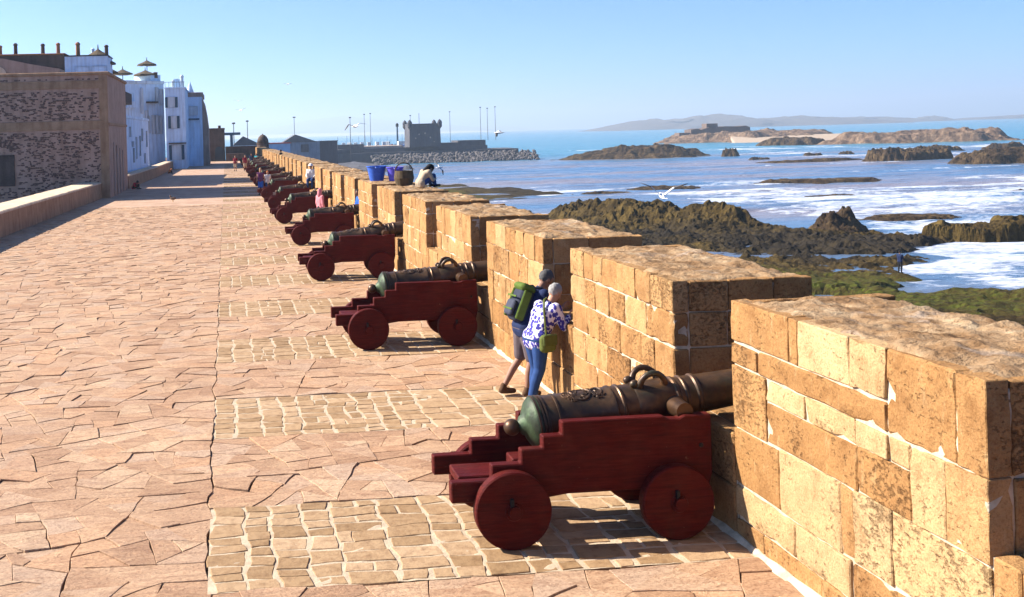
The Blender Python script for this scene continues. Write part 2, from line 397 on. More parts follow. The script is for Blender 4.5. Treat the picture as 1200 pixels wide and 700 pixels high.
# foam: surf by the shore, streaks further out, breakers round the rocks
foam = .55 * np.exp(-np.clip(sd, 0, 1e9) / 7.0) * sstep(-3, 1, sd)
surf = sstep(70, 78, X) * (1 - sstep(150, 240, X)) * sstep(66, 72, Y) * (1 - sstep(165, 225, Y))
foam += surf * (.33 + .42 * fbm(X * .04, Y * .07, 41, 4))
bay = sstep(53, 58, X) * (1 - sstep(100, 112, X)) * sstep(58, 62, Y) * (1 - sstep(96, 106, Y)); foam += bay * .42 * sstep(-2, 1, sd)
streak = ridged(X * .008 + 3, Y * .028, 55, 3)
foam += sstep(.80, .93, streak) * .45 * (1 - sstep(240, 420, Y)) * sstep(25, 60, X)
brk = sstep(.82, .95, ridged(X * .004 + 9, Y * .012, 77, 3)); foam += brk * .42 * sstep(240, 300, Y) * (1 - sstep(1500, 2500, Y)) * sstep(150, 260, X)
foam += sstep(.74, .88, ridged(X * .012 + 20, Y * .05, 57, 3)) * .42 * sstep(150, 175, Y) * (1 - sstep(300, 420, Y)) * sstep(35, 60, X)
foam += .40 * np.exp(-((X - 120) / 60) ** 2 - ((Y - 215) / 14) ** 2) * fbm(X * .03, Y * .1, 5, 3) * 1.4
foam += .55 * np.exp(-((X - 210) / 60) ** 2 - ((Y - 262) / 22) ** 2) * fbm(X * .03, Y * .1, 6, 3)
foam += .60 * np.exp(-((X - 330) / 90) ** 2 - ((Y - 430) / 40) ** 2) * sstep(.45, .6, fbm(X * .02, Y * .06, 7, 3))
foam += .62 * np.exp(-((Y - 620 + X * .25) / 12) ** 2) * sstep(.5, .6, fbm(X * .03, Y * .01, 8, 2)) * sstep(110, 130, X) * (1 - sstep(250, 300, X))
silt = (1 - sstep(330, 520, Y)) * sstep(110, 150, Y) * .8 + .35 * (1 - sstep(100, 130, Y))
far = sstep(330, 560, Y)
foam += surf * .18 * sstep(.5, .62, fbm(X * .02, Y * .09, 43, 4)) + .34 * sstep(.60, .72, ridged(X * .02, Y * .09, 48, 4)) * sstep(190, 215, X) * (1 - sstep(420, 480, X)) * sstep(230, 260, Y) * (1 - sstep(520, 620, Y))
foam += .40 * sstep(.80, .90, ridged(X * .006 + Y * .004, Y * .045, 61, 3)) * sstep(.42, .55, fbm(X * .02, Y * .02, 62, 3)) * sstep(170, 190, Y) * (1 - sstep(480, 620, Y)) * sstep(45, 70, X)
Z = Z + np.clip(foam, 0, 1) * amp * .45 * fbm(X * .12, Y * .3, 88, 3)
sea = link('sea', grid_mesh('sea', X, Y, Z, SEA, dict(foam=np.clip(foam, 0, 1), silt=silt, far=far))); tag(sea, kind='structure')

# ---- rocky shore below the rampart
gx = np.arange(12, 92, .32); gy = np.arange(34, 168, .32)
X, Y = np.meshgrid(gx, gy)
wx = X + (fbm(X * .12, Y * .12, 60, 3) - .5) * 7; wy = Y + (fbm(X * .12, Y * .12, 70, 3) - .5) * 7
sd = land_sdf(wx, wy, SHORE)
nearf = 1 - .45 * (1 - sstep(80, 95, Y))
Z = -8.38 + (fbm(X * .16, Y * .16, 21, 5) - .5) * 1.15 * (.5 + .5 * nearf) + (ridged(X * .5, Y * .5, 31, 4) - .6) * .75 * nearf
Z += (ridged(X * 1.1, Y * 1.1, 37, 3) - .5) * .55 * nearf + sstep(60, 30, X) * .5 * sstep(90, 60, Y)
def seg_d(X, Y, a, b):
    ex, ey = b[0] - a[0], b[1] - a[1]; t = np.clip(((X - a[0]) * ex + (Y - a[1]) * ey) / (ex * ex + ey * ey), 0, 1)
    return np.hypot(X - a[0] - t * ex, Y - a[1] - t * ey)
rdg = np.exp(-(seg_d(wx, wy, (49, 144), (58, 124)) / 7.0) ** 2)
Z += rdg * (.6 + 2.0 * ridged(X * .11, Y * .11, 91, 6)) + 1.6 * rdg * (ridged(X * .4, Y * .4, 95, 4) - .5)
Z = np.where(rdg > .25, Z * .45 + .55 * (np.floor(Z / .45) * .45 + .45 * sstep(.6, 1, (Z / .45) % 1)), Z)
Z += rdg * (ridged(X * .95, Y * .95, 97, 3) - .5) * 1.1 + (ridged(X * 1.9, Y * 1.9, 98, 2) - .5) * .30 * nearf
rd2 = np.exp(-(seg_d(wx, wy, (50, 112), (66, 102)) / 6) ** 2); Z += rd2 * (.7 * ridged(X * .2, Y * .2, 93, 4))
rk = np.exp(-(seg_d(wx, wy, (53, 69), (62, 67)) / 3.2) ** 2); Z += rk * 1.6 * ridged(X * .3, Y * .3, 94, 4)
Z -= .22 * sstep(86, 96, Y) * (1 - rdg)
Z -= .7 * sstep(.56, .68, fbm(X * .11 + 7, Y * .22, 140, 4)) * (1 - rdg) * sstep(60, 75, Y)
Z -= sstep(-3, 5, sd) * 2.8
fd = np.hypot(X - 51.1, Y - 80.5); Z = np.where(fd < 6, np.maximum(Z, -8.14 - np.maximum(fd - .6, 0) * .45 - .12 * fbm(X * 1.5, Y * 1.5, 150, 2)), Z); Z = np.where(fd < .55, -8.13, Z)   # ledge the fisherman stands on
Z = np.maximum(Z, -11)
alg = np.exp(-(((X - 42) / 16) ** 2 + ((Y - 74) / 16) ** 2)) * .50 + .25 * np.exp(-(((X - 60) / 14) ** 2 + ((Y - 62) / 8) ** 2)) + .35 * fbm(X * .1, Y * .1, 44, 3) - .45 * rdg
wet = sstep(.48, .6, fbm(X * .07 + 4, Y * .07, 46, 4)) * sstep(84, 96, Y) * (1 - rdg) * .95
o = link('rocky_shore', grid_mesh('rocky_shore', X, Y, Z, ROCKG, dict(algae=np.clip(alg, 0, 1), wet=np.clip(wet, 0, 1)), False, sd < 8)); tag(o, kind='structure')
gx = np.arange(8, 72, .5); gy = np.arange(174, 268, .6)
X, Y = np.meshgrid(gx, gy); wx = X + (fbm(X * .15, Y * .1, 60, 3) - .5) * 9; wy = Y + (fbm(X * .12, Y * .12, 70, 3) - .5) * 9
sd = land_sdf(wx, wy, REEF)
Z = -8.62 + (fbm(X * .10, Y * .30, 121, 5) - .5) * 1.5 - sstep(-5, 4, sd) * 1.6
o = link('green_reef', grid_mesh('green_reef', X, Y, Z, ROCKG, dict(algae=np.clip(.75 - sstep(36, 58, X) * .5, 0, 1), wet=np.clip(sstep(45, 56, X), 0, 1) * .8), True, sd < 6)); tag(o, kind='structure')

# ---- rocks standing in the sea
def rock(name, label, cx, cy, lx, ly, h, seed, mat=ROCKD, rot=0, group='rocks in the surf', base=SEAZ, flat=.5, res=None, peak=None, kind=None):
    nx = int((res or 70) * 1.35); ny = max(16, int(nx * min(1.0, max(.3, ly / lx))))
    u = np.linspace(-1.25, 1.25, nx); w = np.linspace(-1.25, 1.25, ny); U, W = np.meshgrid(u, w)
    ang = np.arctan2(W, U); edge = 1 + (fbm(np.cos(ang) * 1.6 + seed, np.sin(ang) * 1.6, seed, 4) - .5) * .75
    r = np.hypot(U, W) / edge + (fbm(U * 4.5 + seed, W * 4.5 * max(.4, ly / lx), seed + 31, 4) - .5) * .42
    n1 = ridged(U * 2.1 + seed, W * 2.1 * ly / lx + seed, seed, 5); n2 = fbm(U * 5 + seed, W * 5, seed + 5, 4)
    prof = 1 - sstep(flat, 1.0, r)
    Hh = prof * (.45 + .75 * n1) * (.75 + .5 * n2)
    if peak: 
        for (pu, pw, ps, ph) in peak: Hh += ph * np.exp(-(((U - pu) / ps) ** 2 + ((W - pw) / ps) ** 2)) * (.7 + .6 * n2) * (r < 1.05)
    st = max(.35, h * .16); Hm = Hh * h; Hm = Hm * .5 + .5 * (np.floor(Hm / st) * st + st * sstep(.5, 1, (Hm / st) % 1)); Hm += (ridged(U * 9 + seed, W * 9 * ly / lx, seed + 8, 3) - .5) * .22 * h * prof
    Z = Hm - .5 * sstep(.9, 1.1, r) * max(1, h * .2) - .2
    c, s = math.cos(rot), math.sin(rot)
    XX = U * lx * c - W * ly * s; YY = U * lx * s + W * ly * c
    o = link(name, grid_mesh(name, XX, YY, Z, mat, None, False, r < 1.2), None, (cx, cy, base))
    return tag(o, kind=kind) if kind else tag(o, label, 'rock', group)
rock('sea_rock', 'dark pointed rock with a sharp tip at the edge of the foam', 67, 117, 4.4, 4.0, 1.6, 3, flat=.2, peak=[(.25, 0, .22, .75), (-.3, 0, .35, .5)], base=-8.5)
rock('sea_rock', 'flat-topped mossy slab of rock in white foam at the right edge', 78, 105, 8.5, 4.0, 2.0, 8, ROCKG, flat=.82)
rock('sea_rock', 'long low dark slab lying behind the flat-topped mossy rock', 83, 128, 7, 3, .7, 11, flat=.7)
rock('sea_rock', 'brown boulder at the right edge above the green shore', 62, 70.5, 3.4, 2.2, 1.9, 14, ROCKG, flat=.4, base=-8.3)
rock('sea_rock', 'long jagged dark rock island left of the ruined fort', 160, 418, 34, 13, 4.8, 21, flat=.35, res=110, peak=[(.45, 0, .12, .35), (.62, 0, .10, .25)])
rock('sea_rock', 'low dark ledge in the surf below the jagged rock island', 118, 214, 16, 5, .9, 25, flat=.6)
rock('sea_rock', 'small dark ledge in the surf left of the gull with raised wings', 84, 208, 9, 4, .7, 26, flat=.5)
rock('sea_rock', 'square-sided brown rock in mid water right of centre', 200, 309, 13, 8, 3.4, 31, flat=.75, res=90)
rock('sea_rock', 'brown twin-humped rock at the right edge in mid water', 212, 273, 24, 9, 3.9, 35, flat=.6, res=100)
rock('sea_rock', 'low flat rock reaching left from the square-sided rock', 176, 322, 20, 4, 1.0, 36, flat=.5)
rock('sea_rock', 'small lone black rock in calm water under the sandy beach', 187, 398, 3.6, 3, 3.2, 38, flat=.3, res=40)
for i, (x, y, a, b, h, lab) in enumerate(((175, 352, 4, 2, 1.0, 'tiny flat rock below the lone black rock'), (205, 372, 4, 2, 1.4, 'small dark rock right of the lone black rock'),
        (222, 380, 3, 2, 1.2, 'smaller dark rock second right of the lone black rock'), (262, 385, 8, 4, 2.0, 'dark rock awash in white surf under the long headland'), (292, 392, 9, 4, 2.4, 'dark rock in white surf at right under the long headland'),
        (97, 172, 5, 1.6, .5, 'thin dark rock stripe in the foam behind the pointed rock'), (128, 168, 4, 1.4, .5, 'thin curved dark rock in the foam at far right'), (70, 200, 6, 2.5, .6, 'flat dark rock in blue water left of the gull'))):
    rock('sea_rock', lab, x, y, a, b, h, 40 + i, flat=.5, res=34)
# fort islet and long headland, distant island chain, far shore
rock('fort_islet', '', 352, 722, 62, 40, 6.5, 52, ROCKF, flat=.55, res=120, kind='structure')
rock('headland', '', 352, 535, 50, 22, 6.2, 57, ROCKF, flat=.55, res=130, rot=R(-25), kind='structure')
rock('headland', '', 300, 560, 22, 11, 3.6, 58, ROCKD, flat=.6, res=80, kind='structure')
rock('headland', '', 398, 470, 22, 8, 3.6, 59, ROCKD, flat=.5, res=80, kind='structure')
SAND = simple('pale_sand', (.40, .30, .21), .95, .2, .5, .2)
bm = bmesh.new()
sp = [(316, 664), (352, 650), (386, 640), (408, 648), (400, 690), (352, 700), (326, 692)]
a = [bm.verts.new((x, y, -4.9 if y > 670 else -8.75)) for x, y in sp]; bm.faces.new(a)
bmesh.ops.extrude_face_region(bm, geom=bm.faces[:]); 
for v in bm.verts[:7]: v.co.z -= 3.5
o = obj('sand_beach', bm, SAND); tag(o, kind='structure')
def ridge(name, pts, cy, depth, mat, seed, base=SEAZ, n=220, rough=.25):
    px = np.array([p[0] for p in pts]); pz = np.array([p[1] for p in pts])
    x = np.linspace(px[0], px[-1], n); h = np.interp(x, px, pz)
    w = np.linspace(-1, 1, 44); XX, W = np.meshgrid(x, w); Hh = np.interp(XX, px, pz)
    L = (px[-1] - px[0])
    nz = ridged(XX / L * 14, W * 2.2, seed, 5)
    prof = np.clip(1 - np.abs(W) ** 1.6, 0, 1)
    Z = base - 2 + (Hh - base + 2) * prof ** .75 * (1 - rough + rough * 1.3 * nz) 
    YY = cy + W * depth + (fbm(XX / L * 9, W * 3, seed + 3, 3) - .5) * depth * .4
    o = link(name, grid_mesh(name, XX, YY, Z, mat)); return tag(o, kind='structure')
ISLM = m_rock('distant_island', (.045, .05, .06), (.09, .085, .085), (.19, .14, .115))  # bluish grey of distant haze is put into the rock colour
ridge('island', [(1115, -9), (1135, -4), (1190, 8), (1255, 21), (1305, 25), (1360, 20), (1440, 28), (1506, 35), (1560, 30), (1640, 16), (1733, 22), (1800, 22), (1900, 13), (1990, 2), (2060, -9)], 3300, 240, ISLM, 3)
ridge('island', [(1900, -9), (2000, 9), (2150, 15), (2280, 14), (2400, 5), (2480, -9)], 3700, 150, ISLM, 7)
ridge('island', [(2500, -9), (2540, 8), (2590, 12), (2640, 2), (2670, -9)], 3850, 60, ISLM, 9)
ridge('island', [(2660, -9), (2760, 0), (2900, 4), (3020, 8), (3200, 12), (3290, 9), (3310, -9)], 3900, 110, ISLM, 11)
HILL = simple('hazy_hill', (.14, .15, .12), .95, .3, .002, .0)
ridge('hills', [(-2600, 30), (-1200, 70), (-300, 90), (100, 70), (500, 95), (900, 170), (1250, 190), (1600, 150), (2000, 95), (2500, 60), (2750, -9)], 11500, 900, HILL, 15, rough=.12)
ridge('hills', [(2500, -9), (2700, 45), (3000, 60), (3400, 20), (3500, -9)], 12300, 400, HILL, 18, rough=.1)
DUNE = simple('far_dune_sand', (.55, .48, .40), .95, .15, .004, .0)
ridge('far_beach', [(-2500, 8), (-500, 18), (600, 20), (1500, 12), (2200, 2), (2300, -9)], 9500, 500, DUNE, 23, rough=.1)

# ---- terrace: bed, flagstones, setts
bm = B(-14, 4.5, -6, 185, -9.5, -.035); ground = obj('terrace', bm, JOINT); tag(ground, kind='structure')
bm = bmesh.new(); vs = [bm.verts.new(p) for p in ((-9.5, 62, 0), (4.5, 62, 0), (4.5, 185, 0), (-9.5, 185, 0))]; bm.faces.new(vs)
o = obj('far_paving', bm, FARP); tag(o, kind='structure')
bm = B(-60, -7, 84, 230, -9.5, -.05); o = obj('town_ground', bm, JOINT); tag(o, kind='structure')

def warp(p):
    x, y = p
    a = mnoise.noise_vector((x * 2.3, y * 2.3, .5)); b = mnoise.noise_vector((x * 6.1, y * 6.1, 7.5))
    return (x + a.x * .05 + b.x * .018, y + a.y * .05 + b.y * .018)
def split(poly, target, out, rng, ang_pref=None):
    A = 0; cx = cy = 0; n = len(poly)
    for i in range(n):
        x0, y0 = poly[i]; x1, y1 = poly[(i + 1) % n]; k = x0 * y1 - x1 * y0; A += k; cx += (x0 + x1) * k; cy += (y0 + y1) * k
    A *= .5
    if A < target * rng.uniform(.55, 1.6) or A < .05: out.append(poly); return
    cx /= 6 * A; cy /= 6 * A
    sxx = sum((p[0] - cx) ** 2 for p in poly); syy = sum((p[1] - cy) ** 2 for p in poly); sxy = sum((p[0] - cx) * (p[1] - cy) for p in poly)
    a = .5 * math.atan2(2 * sxy, sxx - syy) + math.pi / 2 + rng.gauss(0, .34)
    dx, dy = math.cos(a), math.sin(a); s = math.sqrt(A) * .16
    ox, oy = cx + rng.uniform(-s, s), cy + rng.uniform(-s, s)
    L, Rr = [], []
    for i in range(n):
        p = poly[i]; q = poly[(i + 1) % n]
        dp = (p[0] - ox) * dy - (p[1] - oy) * dx; dq = (q[0] - ox) * dy - (q[1] - oy) * dx
        (L if dp >= 0 else Rr).append(p)
        if (dp >= 0) != (dq >= 0):
            t = dp / (dp - dq); x = (p[0] + (q[0] - p[0]) * t, p[1] + (q[1] - p[1]) * t); L.append(x); Rr.append(x)
    if len(L) < 3 or len(Rr) < 3: out.append(poly); return
    split(L, target, out, rng); split(Rr, target, out, rng)
def stone_geo(bm, poly, gap, z, tilt, ch, lay, tint, do_warp=True, depth=.035, sub=.28):
    n = len(poly); cx = sum(p[0] for p in poly) / n; cy = sum(p[1] for p in poly) / n
    pts = []
    for i in range(n):
        p = poly[i]; q = poly[(i + 1) % n]; pts.append(p); L = math.hypot(q[0] - p[0], q[1] - p[1]); m = int(L / sub)
        for k in range(1, m + 1):
            t = k / (m + 1); pts.append((p[0] + (q[0] - p[0]) * t, p[1] + (q[1] - p[1]) * t))
    rad = sum(math.hypot(p[0] - cx, p[1] - cy) for p in pts) / len(pts)
    def ring(g, zz):
        f = max(.3, 1 - g / rad); r = []
        for p in pts:
            x, y = cx + (p[0] - cx) * f, cy + (p[1] - cy) * f
            if do_warp: x, y = warp((x, y))
            r.append(bm.verts.new((x, y, zz + ((x - cx) * tilt[0] + (y - cy) * tilt[1] if zz > -.02 else 0))))
        return r
    a = ring(gap, -depth); b = ring(gap, z - ch); c = ring(gap + ch * 1.2, z)
    m = len(pts); fs = [bm.faces.new(c)]
    for i in range(m):
        j = (i + 1) % m
        fs.append(bm.faces.new((a[i], a[j], b[j], b[i]))); fs.append(bm.faces.new((b[i], b[j], c[j], c[i])))
    for f in fs: f[lay] = tint
def new_stone_bm():
    bm = bmesh.new(); return bm, bm.faces.layers.float.new('tint')
rng = random.Random(11)
polys = []
def region(x0, x1, y0, y1, target):
    y = y0
    while y < y1 - .01:
        yn = min(y1, y + rng.uniform(2.6, 4.2)); out = []
        if y1 - yn < 1.2: yn = y1
        split([(x0, y), (x1, y), (x1, yn), (x0, yn)], target, out, rng); polys.extend(out); y = yn
GAPC = [10.17 + 4.63 * (k - 1) for k in range(0, 34)]
region(-9.6, -.254, 5.5, 62, .165)
prev = 6.58
for k in range(1, 13):
    lo, hi = GAPC[k] - 1.10, GAPC[k] + .97
    region(-.248, 4.46, prev, lo - .012, .16); prev = hi + .012
    if prev > 62: break
region(-.248, 4.46, prev, 62, .16)
def vis_key(p):
    cx = sum(q[0] for q in p) / len(p); cy = sum(q[1] for q in p) / len(p)
    A = abs(sum(p[i][0] * p[(i + 1) % len(p)][1] - p[(i + 1) % len(p)][0] * p[i][1] for i in range(len(p)))) / 2
    xi = 264 + 1300 * cx / max(cy, .1)
    return -A / cy ** 3 if (cy > 8.7 and -40 < xi < 1150) else 1
polys.sort(key=vis_key)
rest, lay_r = new_stone_bm()
for i, p in enumerate(polys):
    cy = sum(q[1] for q in p) / len(p)
    z = rng.choice((0, 0, .003, .006, -.004, .010)) + rng.uniform(-.004, .005)
    tl = (rng.gauss(0, .010), rng.gauss(0, .010)); gap = rng.choice((.0006, .001, .001, .002, .003, .006, .011)); tint = rng.random()
    if i < 300:
        bm, lay = new_stone_bm(); stone_geo(bm, p, gap, z, tl, .004, lay, tint)
        obj('flagstone', bm, FLAG, ground)
    else:
        stone_geo(rest, p, gap, z, tl, .004, lay_r, tint, cy < 40, .035, .28 if cy < 30 else .6)
o = obj('flagstones', rest, FLAG, ground); tag(o, kind='stuff')
# sett strips in front of every embrasure, bedded in pale mortar
setts = []
for k in range(1, 33):
    lo, hi = GAPC[k] - 1.10, GAPC[k] + .97
    bm = bmesh.new(); n = 60 if k < 6 else 8
    g = [[bm.verts.new((-.25 + 4.70 * i / n, lo + (hi - lo) * j / (n // 2), (-.003 if k < 13 else .004) + (random.uniform(-.003, .004)))) for i in range(n + 1)] for j in range(n // 2 + 1)]
    for j in range(n // 2):
        for i in range(n): bm.faces.new((g[j][i], g[j][i + 1], g[j + 1][i + 1], g[j + 1][i]))
    obj('mortar_bed', bm, BED, ground)
    x = -.25
    while x < 4.40:
        w = rng.uniform(.22, .47); x1 = min(4.45, x + w)
        if 4.45 - x1 < .15: x1 = 4.45
        y = lo
        while y < hi - .01:
            y1 = min(hi, y + rng.uniform(.15, .36)); y1 = hi if hi - y1 < .1 else y1
            if (x1 - x) > .36 and rng.random() < .4:
                xm = x + (x1 - x) * rng.uniform(.35, .65); setts.append((x, xm, y, y1)); setts.append((xm, x1, y, y1))
            else: setts.append((x, x1, y, y1))
            y = y1
        x = x1
setts.sort(key=lambda s: s[2])
rest, lay_r = new_stone_bm(); cnt = 0
for s in setts:
    x0, x1, y0, y1 = s; j = lambda: rng.uniform(-.018, .018)
    p = [(x0 + j(), y0 + j()), (x1 + j(), y0 + j()), (x1 + j(), y1 + j()), (x0 + j(), y1 + j())]
    z = rng.uniform(.0, .007) + (.012 if y0 > 62 else 0); tint = rng.random(); gap = rng.uniform(.011, .026)
    if cnt < 300 and y1 > 8.7:
        bm, lay = new_stone_bm(); stone_geo(bm, p, gap, z, (rng.gauss(0, .01), rng.gauss(0, .01)), .006, lay, tint, y0 < 40, .03, .16); obj('sett', bm, SETT, ground); cnt += 1
    else: stone_geo(rest, p, gap, z, (0, 0), .006, lay_r, tint, y0 < 20, .03, .3)
o = obj('setts', rest, SETT, ground); tag(o, kind='stuff')

# ================================================================== THE RAMPART
WX = 4.45; PITCH = 4.63; ML = 3.33; MH = 2.15; WT = 1.5
wall = thing('rampart_wall', 'long sunlit sandstone rampart with square merlons along the sea side', 'wall', (WX, 0, 0))
obj('foundation', B(.03, WT - .02, -8, 172, -9.6, -.04), DARKST, wall)
def block_bm(x0, x1, y0, y1, z0, z1, r, tint, ch=.014, jit=.006, rough=False):
    bm = bmesh.new(); lay = bm.faces.layers.float.new('tint')
    vs = box(bm, x0, x1, y0, y1, z0, z1)
    for v in vs: v.co += Vector((r.uniform(-jit, jit), r.uniform(-jit, jit), r.uniform(-jit, jit)))
    bmesh.ops.bevel(bm, geom=bm.edges[:], offset=ch, segments=1, affect='EDGES')
    if rough:
        def cut(ax, n, lo, hi):
            for i in range(1, n):
                co = [0, 0, 0]; no = [0, 0, 0]; co[ax] = lo + (hi - lo) * i / n; no[ax] = 1
                bmesh.ops.bisect_plane(bm, geom=bm.verts[:] + bm.edges[:] + bm.faces[:], plane_co=co, plane_no=no)
        lo = [min(v.co[i] for v in bm.verts) for i in range(3)]; hi = [max(v.co[i] for v in bm.verts) for i in range(3)]
        for ax in range(3):
            if hi[ax] - lo[ax] > .2: cut(ax, min(9, int((hi[ax] - lo[ax]) / .085)), lo[ax], hi[ax])
        sd = r.uniform(0, 90); am = r.choice((.5, .8, 1.0, 1.5))
        for v in bm.verts:
            p = v.co; n1 = mnoise.noise_vector(p * 5 + Vector((sd, 0, 0))); n2 = mnoise.noise_vector(p * 17 + Vector((0, sd, 0)))
            q = sum(1 for i in range(3) if p[i] - lo[i] < ch * 1.5 or hi[i] - p[i] < ch * 1.5)
            d = n1 * .008 * am + n2 * .005 * am
            if q >= 2:
                c = Vector([(lo[i] + hi[i]) / 2 for i in range(3)]); e = max(0, mnoise.noise(p * 9 + Vector((sd, sd, 0)))) * (.010 + .034 * (mnoise.noise(p * 2.3 + Vector((0, 0, sd))) > .12)) * am
                d += Vector([(1 if p[i] < c[i] else -1) * e if (p[i] - lo[i] < ch * 1.5 or hi[i] - p[i] < ch * 1.5) else 0 for i in range(3)])
            v.co += d
    for f in bm.faces: f[lay] = tint
    return bm
def rows_random(r):
    zs = [0]; 
    while zs[-1] < MH - .02:
        h = r.choice((.34, .40, .44, .46, .50)) * r.uniform(.95, 1.05)
        zs.append(zs[-1] + h if MH - zs[-1] - h > .28 else MH)
    out = []
    for z0, z1 in zip(zs, zs[1:]):
        y = 0
        while y < ML - .01:
            w = r.choice((.36, .45, .5, .55, .62, .8)) * r.uniform(.92, 1.08); y1 = ML if ML - y - w < .26 else y + w
            t = r.uniform(.38, .8) if r.random() < .86 else (r.uniform(.8, .95) if r.random() < .5 else r.uniform(.1, .35))
            if z1 - z0 > .42 and r.random() < .12:
                zm = z0 + (z1 - z0) * r.uniform(.4, .6); out += [(y, y1, z0, zm, t), (y, y1, zm, z1, min(1, t + .1))]
            else: out.append((y, y1, z0, z1, t))
            y = y1
    return out, zs
M1 = [(2.32, 3.33, 1.76, 2.15, .36), (2.18, 2.32, 1.76, 2.15, .2), (1.45, 2.18, 1.76, 2.15, .97), (1.0, 1.45, 1.76, 2.15, .92), (.27, 1.0, 1.54, 2.15, .34), (0, .27, 1.54, 2.15, .42),
      (2.85, 3.33, 1.55, 1.76, .35), (1.0, 2.85, 1.55, 1.76, .25), (2.73, 3.33, 1.01, 1.55, .42), (2.1, 2.73, 1.36, 1.55, .95), (1.4, 2.1, 1.36, 1.55, .9), (1.0, 1.4, 1.36, 1.54, .96), (.75, 1.0, 1.36, 1.54, .93),
      (1.38, 2.73, 1.02, 1.36, .28), (.75, 1.38, 1.03, 1.36, .24), (.40, .75, 1.03, 1.54, .9), (0, .40, 1.03, 1.54, .74),
      (2.53, 3.33, .49, 1.01, .30), (1.62, 2.53, .49, 1.02, .94), (1.45, 1.62, .49, 1.02, .55), (.98, 1.45, .50, 1.03, 1.0), (0, .98, .50, 1.03, .9),
      (2.29, 3.33, .2, .49, .95), (1.5, 2.29, .2, .49, .99), (.7, 1.5, .2, .5, .45), (0, .7, .2, .5, .55), (2.83, 3.33, 0, .2, .6), (1.9, 2.83, 0, .2, .36), (1.5, 1.9, 0, .2, .5), (.6, 1.5, 0, .2, .6), (0, .6, 0, .2, .45)]
def cap_mesh(seed):
    nx, ny = 56, 110
    u = np.linspace(0, 1, nx); w = np.linspace(0, 1, ny); U, W = np.meshgrid(u, w)
    Xc = .022 + U * (WT - .03); Yc = .02 + W * (ML - .04)
    e = np.minimum(np.minimum(U * WT, (1 - U) * WT), np.minimum(W * ML, (1 - W) * ML))
    n1 = fbm(Xc * 2.2 + seed, Yc * 2.2, seed, 5); n2 = ridged(Xc * 4 + seed, Yc * 4, seed + 3, 4)
    Z = MH - .015 + .11 * (n1 - .45) + .07 * (n2 - .6) - .06 * np.exp(-e / .05) - .03 * U + .03 * (fbm(Xc * 9, Yc * 9, seed + 21, 3) - .5)
    Z[0, :] = Z[-1, :] = MH - .16; Z[:, 0] = Z[:, -1] = MH - .16
    wob = (fbm(Xc * 3, Yc * 3, seed + 9, 3) - .5) * .03
    return grid_mesh('capping', Xc + wob * (e < .05), Yc + wob * (e < .05), Z, CAP)
def merlon_variant(seed, rows=None, join=False):
    r = random.Random(seed)
    core = B(.017, WT - .02, .017, ML - .017, -.05, MH - .08)
    if not join:
        for ax, n, hi in ((1, 60, ML), (2, 40, MH), (0, 10, WT)):
            for i in range(1, n):
                co = [0, 0, 0]; no = [0, 0, 0]; co[ax] = hi * i / n; no[ax] = 1
                bmesh.ops.bisect_plane(core, geom=core.verts[:] + core.edges[:] + core.faces[:], plane_co=co, plane_no=no)
        for v in core.verts:
            if v.co.z < MH - .1: d = mnoise.noise_vector(v.co * 4 + Vector((seed, 0, 0))) * .009 + mnoise.noise_vector(v.co * 15) * .006; v.co += d
    cm = mesh_of(core, MORTAR, 'merlon', True)
    if rows is None: rows, zs = rows_random(r)
    else: zs = [0, .2, .5, 1.03, 1.54, MH]
    meshes = []
    for (y0, y1, z0, z1, t) in rows:
        g = r.choice((.002, .003, .004, .006, .009)); pr = r.uniform(-.002, .008); gz = g * r.choice((.8, 1.3, 2.0)); near = -r.uniform(0, .008) if y0 == 0 else y0 + g; fr = ML + r.uniform(0, .006) if y1 == ML else y1 - g
        top = z1 - (.02 if z1 == MH else gz)
        meshes.append(mesh_of(block_bm(-pr, .16, near, fr, z0 + (0 if z0 == 0 else gz), top, r, t, r.choice((.006, .009, .014)), .005, not join), BLOCK, 'stone_block', True)); meshes[-1].set_sharp_from_angle(angle=R(28))
    for side in (0, 1):      # embrasure cheeks
        for z0, z1 in zip(zs, zs[1:]):
            if z1 <= .9: continue
            x = .172
            while x < WT - .03:
                w = r.uniform(.35, .75); x1 = WT - .01 if WT - x - w < .25 else x + w
                pr = r.uniform(-.002, .010); t = r.uniform(.2, .6)
                if side == 0: a = (x, x1 - .012, -pr, .12)
                else: a = (x, x1 - .012, ML - .12, ML + pr)
                meshes.append(mesh_of(block_bm(a[0], a[1], a[2], a[3], z0 + .008, z1 - (.03 if z1 == MH else .008), r, t, .008, .005, not join), BLOCK, 'stone_block', True)); meshes[-1].set_sharp_from_angle(angle=R(28))
                x = x1
    if join:
        bm = bmesh.new(); bm.faces.layers.float.new('tint')
        for me in meshes: bm.from_mesh(me)
        meshes = [mesh_of(bm, BLOCK, 'stone_facing')]
    return cm, meshes, cap_mesh(seed)
var = [merlon_variant(100 + s) for s in range(5)]; farvar = [merlon_variant(300 + s, None, True) for s in range(3)]; first = merlon_variant(99, M1)
